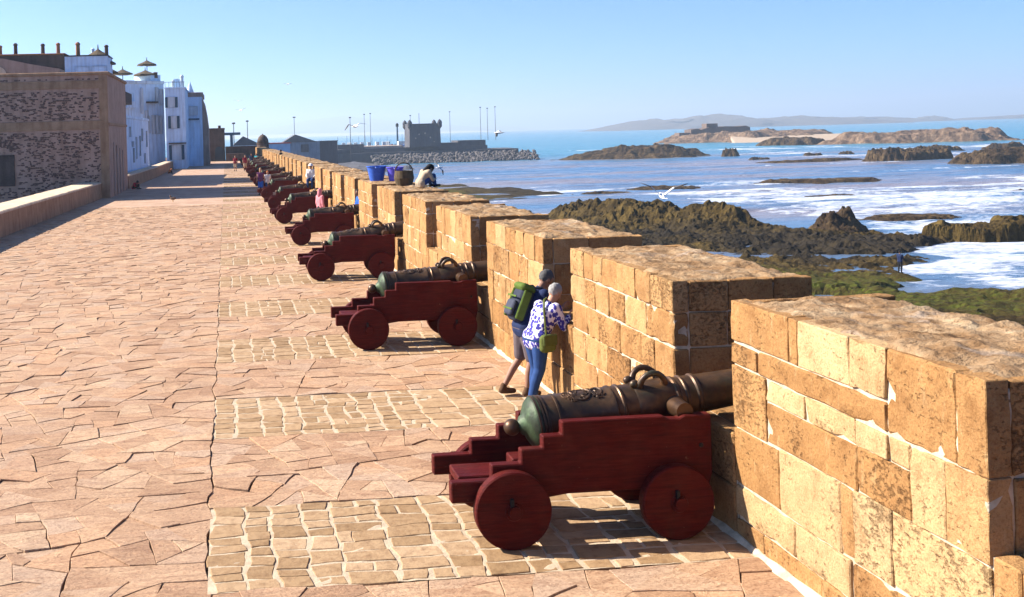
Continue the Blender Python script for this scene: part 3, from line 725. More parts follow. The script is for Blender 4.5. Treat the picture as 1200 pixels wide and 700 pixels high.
def sill_variant(seed, h):
    r = random.Random(seed); G = PITCH - ML
    cm = mesh_of(B(.02, WT - .02, .0, G, -.05, h - .02), MORTAR, 'embrasure_sill'); ms = []
    for z0, z1 in ((0, .45), (.45, h)):
        y = .016
        while y < G - .03:
            w = r.uniform(.35, .6); y1 = G - .016 if G - y - w < .25 else y + w
            ms.append(mesh_of(block_bm(-r.uniform(0, .008), .16, y + .006, y1 - .006, z0 + .006, z1 - .006, r, r.uniform(.35, .75)), BLOCK, 'stone_block')); y = y1
    x = .17
    while x < WT - .05:
        w = r.uniform(.35, .6); x1 = WT if WT - x - w < .25 else x + w
        ms.append(mesh_of(block_bm(x, x1 - .012, .016, G - .016, h - .2, h + r.uniform(-.004, .01), r, r.uniform(.4, .8)), BLOCK, 'stone_block')); x = x1
    return cm, ms
sv = {h: [sill_variant(int(h * 100) + s, h) for s in range(2)] for h in (.93, 1.10)}
NM = 35
for k in range(-1, NM):
    y0 = 6.21 + PITCH * k
    cm, ms, cp = first if k == 0 else (var[(k * 3 + 1) % 5] if k < 12 else farvar[k % 3])
    mo = link('merlon', cm, wall, (0, y0, random.uniform(-.012, .012) if k else 0))
    mo.rotation_euler = (0, 0, R(random.uniform(-.25, .25)) if k else 0)
    for me in ms:
        b = link(me.name.split('.')[0], me, mo)
        if me.name.startswith('stone_facing'): b['kind'] = 'stuff'
    link('capping', cp, mo)
    gun = (k % 2 == 0)
    cm, ms = sv[.93 if gun else 1.10][(k // 2) % 2]
    s = link('embrasure_sill', cm, wall, (0, y0 + ML, 0))
    if k < 14:
        for me in ms: link('stone_block', me, s)
    else:
        if ('sj', gun) not in MATS:
            bm = bmesh.new(); bm.faces.layers.float.new('tint')
            for me in ms: bm.from_mesh(me)
            MATS[('sj', gun)] = mesh_of(bm, BLOCK, 'stone_facing')
        b = link('stone_facing', MATS[('sj', gun)], s); b['kind'] = 'stuff'
# pale lime fillet along the foot of the wall
bm = bmesh.new(); pts = [(-.07, -.02), (-.05, .012), (-.008, .05), (.02, .05), (.02, -.02)]
y = 6.0
rings = []
while y < 166:
    f = random.uniform(.6, 1.3); rings.append([bm.verts.new((px * f if px < 0 else px, y, pz * (f if pz > 0 else 1))) for px, pz in pts]); y += .25 if y < 30 else 2
for a, b in zip(rings, rings[1:]):
    for i in range(4): bm.faces.new((a[i], b[i], b[i + 1], a[i + 1]))
obj('mortar_fillet', bm, MORTAR, wall)

# ================================================================== CANNONS
def build_cannon():
    t = thing('cannon', '', 'cannon')
    # local frame: +X towards the sea, origin on the ground under the axis at world X = 0 offset
    cheek = [(1.90, .40), (1.90, .585), (2.27, .585), (2.27, .72), (2.54, .72), (2.54, .845), (2.74, .845), (2.74, .955), (2.92, .955), (2.92, 1.075),
             (3.86, 1.075), (3.90, 1.05), (4.00, 1.045), (4.05, 1.075), (4.30, 1.075), (4.30, .55), (4.26, .40), (3.85, .40), (3.78, .43), (2.95, .43), (2.72, .40), (2.55, .36), (2.30, .33), (2.15, .40)]
    for s in (-1, 1):
        bm = bmesh.new(); prism(bm, cheek, s * .42 - .055, s * .42 + .055, .010); obj('cheek', bm, RED, t)
    for x, z, hw in ((2.43, .345, .56), (3.93, .335, .56)):
        a = obj('axle', B(x - .09, x + .09, -.40, .40, z - .09, z + .10, .012), RED, t)
        for s in (-1, 1):
            bm = bmesh.new(); lathe(bm, [(s * .38, .065), (s * .66, .055)], 14, Matrix.Translation((x, 0, z)) @ Matrix.Rotation(R(90), 4, 'Z'))
            bmesh.ops.recalc_face_normals(bm, faces=bm.faces); obj('axle_end', bm, RED, a)
        for s in (-1, 1):
            rr = .342 if x < 3 else .33; bm = bmesh.new()
            M = Matrix.Translation((x, 0, rr - .002)) @ Matrix.Rotation(R(90), 4, 'Z')
            lathe(bm, [(s * .48, rr - .015), (s * .492, rr), (s * .588, rr), (s * .60, rr - .012)], 48, M)
            bmesh.ops.recalc_face_normals(bm, faces=bm.faces)
            w = obj('wheel', bm, RED, t); auto_smooth(w.data, 35)
            bm = bmesh.new(); lathe(bm, [(s * .595, .085), (s * .612, .075)], 20, M); bmesh.ops.recalc_face_normals(bm, faces=bm.faces); obj('hub', bm, RED, w)
            bm = bmesh.new(); box(bm, x - .035, x - .005, s * .60 if s > 0 else -.64, .64 if s > 0 else s * .60, rr - .01, rr + .12, .004); obj('linchpin', bm, IRON, w)
    obj('transom', B(4.02, 4.14, -.365, .365, .45, .85, .01), RED, t)
    obj('stool_bed', B(2.02, 3.4, -.20, .20, .47, .55, .01), RED, t)
    obj('quoin', B(2.55, 2.95, -.12, .12, .55, .66, .01), RED, t)
    for x, z in ((2.45, .60), (4.2, .8)):
        for s in (-1, 1):
            bm = bmesh.new(); lathe(bm, [(s * .474, .022), (s * .486, .018)], 10, Matrix.Translation((x, 0, z)) @ Matrix.Rotation(R(90), 4, 'Z'))
            bmesh.ops.recalc_face_normals(bm, faces=bm.faces); obj('bolt', bm, IRON, t)
    M = Matrix.Translation((2.53, 0, .915)) @ Matrix.Rotation(-math.atan(.126), 4, 'Y')
    bm = bmesh.new()
    lathe(bm, [(.30, .236), (.37, .236), (.372, .232), (.62, .226), (.98, .213), (1.0, .222), (1.02, .222), (1.035, .210), (1.075, .210), (1.085, .219), (1.10, .219), (1.115, .206),
               (1.60, .193), (1.615, .203), (1.635, .203), (1.65, .19), (1.69, .189), (1.70, .198), (1.715, .198), (1.73, .186), (1.80, .184), (1.815, .196), (1.84, .196), (1.855, .18), (2.55, .155), (2.57, .165), (2.6, .165), (2.62, .152), (2.82, .150), (2.93, .168), (3.0, .185), (3.04, .18), (3.045, .09), (2.4, .085)], 40, M)
    bmesh.ops.recalc_face_normals(bm, faces=bm.faces)
    b = obj('barrel', bm, BRONZE, t); auto_smooth(b.data, 30)
    bm = bmesh.new(); lathe(bm, [(.10, .045), (.125, .06), (.14, .085), (.165, .10), (.185, .15), (.215, .205), (.245, .235), (.262, .250), (.30, .252)], 40, M); bmesh.ops.recalc_face_normals(bm, faces=bm.faces); o = obj('breech', bm, PATINA, b); auto_smooth(o.data, 45)
    for a0, r0 in ((.262, .256), (.302, .251), (.335, .247), (.46, .240)):
        bm = bmesh.new(); lathe(bm, [(a0, .222), (a0 + .004, r0), (a0 + .022, r0), (a0 + .026, .222)], 40, M, False)
        bmesh.ops.recalc_face_normals(bm, faces=bm.faces); o = obj('base_ring', bm, BRONZE, b); auto_smooth(o.data, 30)
    bm = bmesh.new(); ellipsoid(bm, M @ Vector((.055, 0, 0)), (.078, .078, .078), 20, 14); lathe(bm, [(.10, .05), (.15, .04)], 16, M); o = obj('cascabel', bm, WORN, b, True)
    for s in (-1, 1):
        bm = bmesh.new(); pts = []
        for i in range(15):
            a = math.pi * i / 14; pts.append(M @ Vector((1.41 - .125 * math.cos(a), s * (.085 + .05 * math.sin(a)), .165 + .135 * math.sin(a))))
        tube(bm, pts, [.036, .038, .033, .029, .027, .030, .027, .031, .027, .030, .027, .029, .033, .038, .036], 10)
        ellipsoid(bm, M @ Vector((1.25, s * .085, .215)), (.05, .035, .042), 10, 8)
        o = obj('dolphin_handle', bm, BRONZE, b); auto_smooth(o.data, 60)
        bm = bmesh.new(); lathe(bm, [(s * .15, .095), (s * .36, .080), (s * .425, .078)], 24, Matrix.Translation((4.08, 0, 1.095)) @ Matrix.Rotation(R(90), 4, 'Z')); bmesh.ops.recalc_face_normals(bm, faces=bm.faces)
        o = obj('trunnion', bm, WORN, b); auto_smooth(o.data, 40)
    bm = bmesh.new(); lathe(bm, [(1.23, .206), (1.25, .214), (1.57, .203), (1.59, .193)], 40, M, False); bmesh.ops.recalc_face_normals(bm, faces=bm.faces); o = obj('handle_band', bm, BRONZE, b); auto_smooth(o.data, 40)
    # raised crest and scroll lettering band on top of the first reinforce
    bm = bmesh.new()
    def onb(tt, aa, up=.0): 
        rr = .2325 - (tt - .37) * .030 + up; return M @ Vector((tt, rr * math.sin(aa), rr * math.cos(aa)))
    for (c0, a0, rt, ra) in ((.72, -.25, .10, .42), (.88, -.25, .05, .30), (.60, -.25, .05, .25)):
        pts = [onb(c0 + rt * math.cos(q), a0 + ra * math.sin(q), .002) for q in np.linspace(0, 2 * math.pi, 19)]; tube(bm, pts, .009, 6, False)
    r2 = random.Random(4)
    for i in range(34):
        c0, a0 = .58 + r2.random() * .34, -.25 + r2.uniform(-.42, .42)
        pts = [onb(c0 + .028 * q * math.cos(5 * q + i), a0 + .12 * q * math.sin(5 * q + i), .003) for q in np.linspace(.2, 1, 6)]; tube(bm, pts, .006, 5)
    o = obj('raised_crest', bm, BRONZE, b); o['kind'] = 'stuff'
    return t
ORD = ['nearest', 'second', 'third', 'fourth', 'fifth', 'sixth', 'seventh', 'eighth', 'ninth', 'tenth', 'eleventh', 'twelfth', 'thirteenth', 'fourteenth', 'fifteenth', 'sixteenth', 'farthest']
LAB = {0: 'bronze cannon with ornate arched handles on dark red stepped carriage, nearest the camera', 1: 'dark bronze cannon with plain breech, second along the row, left of the backpacker',
       2: 'green-tinged bronze cannon on red carriage, third along the row from the camera'}
cannon = build_cannon()
for k in range(17):
    o = cannon if k == 0 else copy_tree(cannon)
    o.location = (0 if k == 0 else random.uniform(-.06, .04), 10.17 + 2 * PITCH * k - .02, .004 + (.006 if k > 5 else 0)); o.rotation_euler = (0, 0, 0 if k == 0 else R(random.uniform(-3.5, 2.5)))
    if k:
        sc_ = random.uniform(.95, 1.04); o.scale = (sc_,) * 3; o.location.x += 4.3 * (1 - sc_) + random.uniform(-.08, .03); o.location.y += random.uniform(-.07, .07)
        for ch in o.children:
            if ch.name.startswith('barrel'): ch.matrix_local = Matrix.Translation((4.08, 0, 1.095)) @ Matrix.Rotation(R(random.uniform(-2.5, 1.2)), 4, 'Y') @ Matrix.Translation((-4.08, 0, -1.095))
    o['label'] = LAB.get(k, 'bronze cannon on dark red wheeled carriage, %s of the row counted from the camera' % ORD[k]); o['group'] = 'cannons along the rampart'

# ================================================================== LEFT SIDE: PARAPETS AND BUILDINGS
def strip_wall(name, label, pts, thick, h, side_mat, cap_mat):
    """low wall along a polyline (inner face), thick to the left"""
    t = thing(name, label, 'wall', (pts[0][0], pts[0][1], 0)); ox, oy = pts[0]
    bm = bmesh.new(); bc = bmesh.new(); ra = []; rc = []
    P = []
    for a, b in zip(pts, pts[1:]):
        n = max(1, int(math.hypot(b[0] - a[0], b[1] - a[1]) / 1.2))
        P += [(a[0] + (b[0] - a[0]) * i / n, a[1] + (b[1] - a[1]) * i / n) for i in range(n)]
    P.append(pts[-1])
    for (x, y) in P:
        j = random.uniform(-.015, .015); x -= ox; y -= oy
        ra.append([bm.verts.new(p) for p in ((x + .05 + j, y, -.05), (x + j, y, h - .10), (x - thick, y, h - .10), (x - thick, y, -.05))])
        k = random.uniform(-.012, .012)
        rc.append([bc.verts.new(p) for p in ((x + .03 + k, y, h - .098), (x + .025 + k, y, h - .03), (x - .03, y, h + k), (x - thick + .05, y, h + .03 + k), (x - thick - .02, y, h - .04), (x - thick - .02, y, h - .098))])
    for bb, rr in ((bm, ra), (bc, rc)):
        for a, b in zip(rr, rr[1:]):
            for i in range(len(a)): bb.faces.new((a[i], b[i], b[(i + 1) % len(a)], a[(i + 1) % len(a)]))
        bb.faces.new(rr[0]); bb.faces.new(rr[-1][::-1]); bmesh.ops.recalc_face_normals(bb, faces=bb.faces)
    obj('wall_body', bm, side_mat, t); obj('coping', bc, cap_mat, t); return t
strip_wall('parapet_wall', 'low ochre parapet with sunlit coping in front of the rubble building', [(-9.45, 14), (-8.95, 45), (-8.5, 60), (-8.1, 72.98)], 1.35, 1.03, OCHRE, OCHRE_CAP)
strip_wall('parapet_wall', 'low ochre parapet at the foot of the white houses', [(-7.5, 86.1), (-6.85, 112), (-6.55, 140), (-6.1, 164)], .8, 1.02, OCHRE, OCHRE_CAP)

def bld(name, label, P0, P1, cat='building'):
    d = math.atan2(P1[1] - P0[1], P1[0] - P0[0]); t = thing(name, label, cat, (P0[0], P0[1], 0), d)
    return t, math.hypot(P1[0] - P0[0], P1[1] - P0[1])
def framed(x, z, w, h, y=0, th=.08, fr=.09, mat=WHITE, parent=None, pane=PANE, name='window'):
    bm = bmesh.new(); box(bm, x - w / 2, x + w / 2, y - th, y + .02, z, z + h)
    f = min(bm.faces, key=lambda q: q.calc_center_median().y)
    r = bmesh.ops.inset_region(bm, faces=[f], thickness=fr, depth=0)
    for v in f.verts: v.co.y += th * .7
    o = obj(name, bm, mat, parent)
    obj('pane', B(x - w / 2 + fr, x + w / 2 - fr, y - th * .28, y - th * .22, z + fr, z + h - fr), pane, o)
    return o
def chimney(parent, x, y, z, h=.95, r=.16, mat=TERRA, cap=IRON):
    h *= .85
    bm = bmesh.new(); lathe(bm, [(0, r), (h * .8, r * .92), (h * .8, r * 1.12), (h * .9, r * 1.12), (h, r * .5)], 14, Matrix.Translation((x, y, z)) @ Matrix.Rotation(R(-90), 4, 'Y'))
    bmesh.ops.recalc_face_normals(bm, faces=bm.faces); return obj('chimney', bm, mat, parent)

# rubble-stone building with plaster bands
MORT2 = m_plaster('brown_mortar', (.36, .22, .15), (.50, .32, .23), 1.2)
t, L = bld('rubble_stone_building', 'brown rubble-stone building with plaster bands and dark window at left', (-40, 73), (-7.52, 73))
obj('wall', B(0, L, 0, 13, -.1, 8.0), MORT2, t)
obj('plaster_band', B(0, L - .05, -.05, -.002, 7.14, 7.66, .01), OCHRE, t)
obj('plaster_band', B(0, L - .05, -.06, -.002, 4.48, 5.06, .01), OCHRE, t)
bm = bmesh.new(); box(bm, L - .55, L - .002, -.045, -.002, -.1, 8.0, .01); obj('plaster_corner', bm, OCHRE, t)
for i, yy in enumerate((2.6, 4.6, 6.8, 9.0)):
    bm = bmesh.new(); box(bm, L + .002, L + .07 - i * .008, yy, yy + .5, -.1, 3.6 - i * .2, .01); obj('buttress_rib', bm, PINKPL, t)
obj('string_course', B(L + .002, L + .06, 0, 13, 4.72, 4.9), OCHRE, t)
bm = bmesh.new(); box(bm, -.1, L + .12, -.10, 13.1, 8.002, 8.22, .05); obj('roof_edge', bm, OCHRE, t)
stn = bmesh.new(); rr = random.Random(5)
for (z0, z1, dens) in ((7.72, 7.95, .35), (5.12, 7.08, .40), (.2, 4.42, .44)):
    z = z0
    while z < z1 - .08:
        hh = rr.uniform(.07, .13); x = 17
        while x < L - .65:
            w = rr.uniform(.09, .28)
            if rr.random() < dens and not (24.6 < x + w and x < 26.6 and .8 < z < 3.1) and z + hh < z1:
                dh = rr.uniform(-.02, .02)
                vs = box(stn, x, x + w * .86, -rr.uniform(.015, .045), .05, z + dh, z + dh + hh * .74)
                for v in vs: v.co.x += rr.uniform(-.03, .03); v.co.z += rr.uniform(-.02, .02)
            x += w
        z += hh
for i in range(9):
    a = R(20 + i * 17.5); M4 = Matrix.Translation((25.6 + .95 * math.cos(a), 0, 3.15 + .6 * math.sin(a))) @ Matrix.Rotation(-a, 4, 'Y')
    box(stn, -.25, .25, -.04, .05, -.06, .06, 0, M4)
o = obj('rubble_stones', stn, RUBBLE, t); o['kind'] = 'stuff'
framed(25.3, .97, 2.3, 2.0, 0, .10, .08, DARKST, t, IRON)
# buildings on the roofs behind
t, L = bld('rooftop_building', 'brownish grey rooftop wall with a row of chimney pots behind the rubble building', (-24, 93), (-13.35, 93))
bm = bmesh.new(); prism(bm, [(0, 7), (0, 10.75), (3.5, 10.75), (6.0, 10.7), (8.2, 10.2), (10.6, 9.75), (10.6, 7)], 0, 3); obj('wall', bm, PINKPL, t)
obj('back_wall', B(-4, 10.6, 3.01, 6, 7, 11.15), DARKST, t); obj('roof_terrace', B(10.7, 15.4, 3.0, 12, 7.0, 8.0), DARKST, t); obj('roof_tile_edge', B(-4, 10.65, 2.9, 6.1, 11.151, 11.28, .03), TERRA, t)
bm = bmesh.new(); prism(bm, [(5.4 - .9 * math.cos(a), 9.35 + .75 * math.sin(a)) for a in np.linspace(0, math.pi, 13)], -.12, -.001); obj('arch_panel', bm, OCHRE_CAP, t)
for x, hgt, dk in ((3.6, 1.0, 0), (4.3, 1.05, 0), (5.6, 1.25, 1), (7.9, 1.15, 1), (9.2, 1.2, 0)): chimney(t, x + .65, 4.5, 11.28, hgt, .17, DARKST if dk else TERRA)
t, L = bld('white_rooftop_house', 'white flat-roofed house with two dark windows above the rubble building', (-13.3, 95), (-9.72, 95))
obj('wall', B(.02, L, 0, 4, 7, 10.9), WHITE, t); obj('roof_slab', B(-.05, L + .08, -.08, 4, 10.902, 11.0, .02), IRON, t)
framed(1.45, 9.0, 1.15, 1.05, 0, .1, .07, WHITE, t, SHUT); framed(2.85, 9.0, 1.25, 1.05, 0, .1, .07, WHITE, t, SHUT)
chimney(t, .95, 1.5, 11.0, 1.45, .19, TERRA); chimney(t, 2.2, 1.5, 11.0, .8, .15, WHITE); chimney(t, 3.45, .6, 10.9, 1.15, .17, DARKST)

# white houses receding along the terrace
t, L = bld('white_house', 'low whitewashed house with stained wall just right of the rubble building', (-8.65, 89.5), (-7.8, 114.5))
obj('wall', B(0, L, 0, 4, -.1, 5.6), WHITE, t); obj('roof_edge', B(-.1, L + .05, -.08, 4, 5.601, 5.85, .03), WHITE, t)
for x, z, w, h in ((10.8, 3.1, 1.1, .5), (13.6, 2.0, .7, 2.0), (16.6, 2.2, .6, 1.9), (18.6, 3.6, .7, 1.2), (9, 4.0, .8, .9), (20.6, 1.4, .8, 1.0), (11.4, 1.7, .7, 1.3), (22.6, 3.0, .7, 1.6)): framed(x, z, w, h, 0, .1, .08, CREAM, t)
t, L = bld('white_house', 'tall whitewashed house with narrow dark windows and roof parasols', (-13.4, 137), (-7.62, 142.2))
obj('wall', B(0, L, 0, 7, -.1, 10.7), WHITE, t); obj('roof_edge', B(-.02, L + .02, -.14, 7, 10.701, 11.1, .03), CREAM, t)
b = obj('balcony', B(1.5, 3.1, -.6, -.001, 7.7, 7.95), WHITE, t); obj('rail', B(1.55, 3.05, -.58, -.5, 7.95, 8.5, .01), WHITE, b)
framed(2.3, 8.0, 1.3, 1.5, 0, .1, .1, WHITE, t); obj('pipe', B(4.0, 4.35, -.3, -.001, 7.0, 10.2, .05), CREAM, t)
obj('stair_turret', B(6.2, 7.7, .5, 4, 11.101, 11.9), WHITE, t); chimney(t, 7.0, .6, 11.5, .9, .28, DARKST)
for x, z, w, h in ((4.9, 5.9, .5, 1.5), (5.9, 4.4, .45, 2.4), (6.5, 4.4, .45, 2.4), (7.1, 4.4, .45, 2.3), (6.6, 8.2, .5, 2.1), (7.3, 8.0, .5, 2.1), (5.2, 4.5, .4, 2.2)): framed(x, z, w, h, 0, .12, .06, CREAM, t)
obj('canopy', B(4.9, 6.3, -.7, -.001, 8.3, 8.5, .02), DARKST, t)
t, L = bld('blue_white_house', 'bluish white house with shuttered windows facing the camera and rooftop rails', (-7.30, 139), (-4.85, 139))
obj('wall', B(0, L, 0, 14, -.1, 9.95), WHITE, t); obj('roof_edge', B(-.08, L + .1, -.1, 14, 9.951, 10.15, .02), WHITE, t)
for x, z, w, h in ((.75, 7.6, .9, 1.35), (1.0, 5.0, .75, 1.6), (1.25, 1.1, 1.2, 1.9)):
    f = framed(x, z, w, h, 0, .1, .07, CREAM, t)
    for s in (-1, 1): obj('shutter', B(x + s * (w / 2 + .17) - .16, x + s * (w / 2 + .17) + .16, -.09, -.002, z + .03, z + h - .03, .008), SHUT, f)
obj('ledge', B(.3, L, -.35, -.001, 3.1, 3.25, .01), DARKST, t)
r_ = obj('roof_rail', B(-.05, L, -.05, -.02, 10.75, 10.8), IRON, t)
for i in range(6): obj('baluster', B(.02 + i * .46, .06 + i * .46, -.05, -.01, 10.15, 10.75), IRON, r_)
obj('roof_hut', B(.95, 1.7, 2, 4, 10.15, 11.3, .03), WHITE, t); chimney(t, 2.05, 2.0, 10.15, 1.9, .22, CREAM); chimney(t, 1.0, 1.2, 10.15, 1.1, .18, CREAM)
t, L = bld('blue_white_house', 'narrow bluish house with a white cone and one balcony window at the street end', (-5.1, 150), (-3.0, 150))
obj('wall', B(0, L, 0, 12, -.1, 9.3), WHITE, t); obj('roof_edge', B(-.03, L + .15, -.1, 12, 9.301, 9.9, .03), PINKPL, t)
framed(.95, 6.8, 1.15, 1.25, 0, .1, .08, CREAM, t, SHUT); obj('balcony', B(.2, 1.7, -.4, -.001, 6.2, 6.4, .01), SHUT, t)
bm = bmesh.new(); lathe(bm, [(0, .55), (1.6, .03)], 16, Matrix.Translation((.5, 2, 9.9)) @ Matrix.Rotation(R(-90), 4, 'Y')); bmesh.ops.recalc_face_normals(bm, faces=bm.faces); obj('cone_roof', bm, WHITE, t)
bm = bmesh.new(); prism(bm, [(L, -.1), (L, 9.2), (L + .3, 8.4), (L + .55, 6.9), (L + .75, 5.0), (L + .8, -.1)], .3, 10); obj('crumbling_end_wall', bm, PINKPL, t)
t, L = bld('dark_gatehouse', 'low dark stone block with arched doorway at the end of the terrace', (-5.6, 177), (-.1, 177))
obj('wall', B(0, L, 0, 9, -.1, 5.0), DARKST, t); obj('parapet', B(-.05, L + .05, -.08, 9, 5.001, 5.25, .02), DARKST, t)
bm = bmesh.new(); prism(bm, [(3.9, -.05), (3.9, 1.6)] + [(4.6 - .7 * math.cos(a), 1.6 + .7 * math.sin(a)) for a in np.linspace(.2, math.pi - .2, 8)] + [(5.3, 1.6), (5.3, -.05)], -.05, -.002); obj('doorway', bm, PANE, t)
bm = bmesh.new(); prism(bm, [(1.3, -.05), (1.3, 2.2), (2.5, 2.2), (2.5, -.05)], -.05, -.002); obj('door', bm, IRON, t)
chimney(t, 4.7, 1, 5.25, .5, .25, DARKST)
t, L = bld('end_wall', 'dark low wall closing off the far end of the terrace', (-.05, 176), (5.9, 176), 'wall')
obj('wall', B(0, L, 0, 1.2, -.1, 2.3, .02), DARKST, t); obj('step_block', B(.1, 3.0, -1.6, -.001, -.1, 1.2, .03), DARKST, t)
# domed sentry turret at the end of the rampart
t = thing('sentry_turret', 'small dark domed sentry turret at the far end of the rampart', 'turret', (5.75, 171.5, 0))
bm = bmesh.new(); lathe(bm, [(0, .95), (2.5, .92), (2.6, 1.0), (2.75, 1.0)], 20, Matrix.Rotation(R(-90), 4, 'Y')); bmesh.ops.recalc_face_normals(bm, faces=bm.faces); obj('drum', bm, DARKST, t)
bm = bmesh.new(); lathe(bm, [(2.751, .9), (3.2, .84), (3.6, .66), (3.9, .38), (4.02, .1), (4.15, .06)], 20, Matrix.Rotation(R(-90), 4, 'Y')); bmesh.ops.recalc_face_normals(bm, faces=bm.faces); obj('dome', bm, DARKST, t, True)
# straw parasols on the roof
STRAW = simple('straw_thatch', (.11, .075, .04), .95, .5, 9, .6)
for i, (x, y, z, r_, h_, lab) in enumerate(((-10.6, 96, 8.0, 1.0, 3.0, 'flat straw parasol on the roof nearest the white rooftop house'), (-10.4, 98, 8.0, 1.1, 2.5, 'wide straw parasol, second from the left on the white roof'),
        (-10.5, 101, 8.0, 1.1, 1.9, 'low straw parasol half hidden behind the rubble building'), (-12.6, 141, 11.1, 1.3, 1.0, 'straw parasol with a tall spike at the left end of the tall white house'),
        (-9.9, 142.5, 11.1, 1.5, .9, 'front straw parasol on the tall white house'), (-9.8, 144.5, 11.1, 1.25, 2.3, 'higher straw parasol behind the front one on the tall white house'))):
    t = thing('parasol', lab, 'parasol', (x, y, z), 0, 'straw parasols on the roofs')
    bm = bmesh.new(); tube(bm, [(0, 0, 0), (0, 0, h_)], .05, 8); obj('pole', bm, IRON, t)
    bm = bmesh.new(); lathe(bm, [(h_ - .15, r_), (h_, r_ * .97), (h_ + .35, r_ * .35), (h_ + .55, .07), (h_ + .95, .03)], 18, Matrix.Rotation(R(-90), 4, 'Y')); bmesh.ops.recalc_face_normals(bm, faces=bm.faces)
    for v in bm.verts: 
        if v.co.z < h_: v.co.z += random.uniform(-.05, .05)
    obj('canopy', bm, STRAW, t)

# ================================================================== HARBOUR
HST = m_plaster('harbour_stone', (.055, .056, .068), (.105, .10, .11), .15)  # slight blue of the haze mixed into the stone colour
HTOP = m_plaster('harbour_path', (.34, .26, .21), (.46, .36, .29), .1)
t = thing('harbour_mole', 'long dark stone harbour wall running out below the square tower', 'wall', (60, 455, 0))
def poly_wall(bm, pts, z0, z1):
    a = [bm.verts.new((x, y, z0)) for x, y in pts]; b = [bm.verts.new((x, y, z1)) for x, y in pts]; n = len(pts)
    fs = [bm.faces.new(a[::-1]), bm.faces.new(b)] + [bm.faces.new((a[i], a[(i + 1) % n], b[(i + 1) % n], b[i])) for i in range(n)]; bmesh.ops.recalc_face_normals(bm, faces=fs)
bm = bmesh.new(); poly_wall(bm, [(-60, -75), (-30, -40), (-10, -6), (62, 0), (64, 30), (-60, 30)], -10, -4.2); obj('lower_terrace', bm, HST, t)
bm = bmesh.new(); poly_wall(bm, [(-30, -36), (-9, 0), (50, 5), (51, 28), (-50, 28)], -5.0, -2.5); obj('quay_wall', bm, HST, t)
bm = bmesh.new(); poly_wall(bm, [(-9, 1.2), (13.8, 3), (13.8, 26), (-50, 26)], -2.5, -1.6); obj('upper_path', bm, HTOP, t)
bm = bmesh.new(); poly_wall(bm, [(38.5, 7), (50, 8), (49, 24), (38, 22)], -2.5, -.3); obj('end_bastion', bm, HST, t)
bm = bmesh.new(); poly_wall(bm, [(30, 6.2), (38.4, 7), (38.4, 20), (30, 20)], -2.5, -1.1); obj('link_wall', bm, HST, t)
bm = bmesh.new(); poly_wall(bm, [(-14, 0), (-11, .4), (-5, .6), (-3, 1.0), (-3, 8), (-14, 8)], -2.5, -.6); obj('round_bastion', bm, HST, t)
RIP = simple('riprap_stone', (.15, .13, .125), .9, .6, .4, .4)
bm = bmesh.new(); rr = random.Random(9)
for i in range(1200):
    u = rr.random(); x = 57 + 69 * u; f = rr.random(); y = 449 - 3 - 15 * f * (1 - .45 * u) + (0 if u > .12 else -10 * (.12 - u) * 10); z = -5.2 - 3.4 * f + rr.uniform(-.3, .3); s = rr.uniform(.5, 1.3)
    M4 = Matrix.Translation((x, y, z)) @ Matrix.Rotation(rr.uniform(0, 6), 4, Vector((rr.random(), rr.random(), rr.random() + .1)).normalized()) @ Matrix.Diagonal((s, s * rr.uniform(.6, 1), s * rr.uniform(.5, .9), 1))
    bmesh.ops.create_icosphere(bm, subdivisions=1, radius=.75, matrix=M4)
o = obj('riprap_boulders', bm, RIP); tag(o, 'pale tumbled boulders piled along the foot of the harbour wall', 'boulders', kind='stuff')
rock('low_rock', 'low flat dark rocks off the tip of the harbour wall', 131, 500, 16, 6, 1.6, 71, flat=.5, res=50)
rock('harbour_shore', '', 24, 380, 40, 45, 2.0, 73, HST, flat=.7, res=70, kind='structure')
# square tower with corner turrets
t = thing('harbour_tower', 'square dark stone tower with paired corner turrets on the harbour wall', 'tower', (82.5, 461, -2.5))
bm = bmesh.new(); box(bm, -6.4, 6.4, -6.4, 6.4, 0, 9.3)
for v in bm.verts:
    if v.co.z < 1: v.co.x *= 1.03; v.co.y *= 1.03
obj('wall', bm, HST, t); obj('parapet', B(-6.5, 6.5, -6.5, 6.5, 9.301, 9.75, .05), HST, t)
for sx in (-1, 1):
    for sy in (-1, 1):
        bm = bmesh.new(); lathe(bm, [(7.4, .2), (8.4, .95), (9.7, .95), (9.8, 1.05), (10.1, 1.0), (10.8, .75), (11.3, .25), (11.5, .05)], 12, Matrix.Translation((sx * 6.3 + (-sy) * .35 * 0, sy * 6.3, 0)) @ Matrix.Rotation(R(-90), 4, 'Y'))
        bmesh.ops.recalc_face_normals(bm, faces=bm.faces); obj('corner_turret', bm, HST, t)
for x, z in ((-2.5, 5), (0, 5.4), (2.2, 3.6), (-2.2, 1.2), (.2, 1.4), (3.8, 1.6), (-4, 3.4)): obj('loophole', B(x - .25, x + .25, -6.55, -6.42, z, z + .6), OCHRE_CAP, t)
bm = bmesh.new(); tube(bm, [(-1.2, 0, 9.75), (-1.2, 0, 14.2)], .09, 6); obj('flagpole', bm, IRON, t)
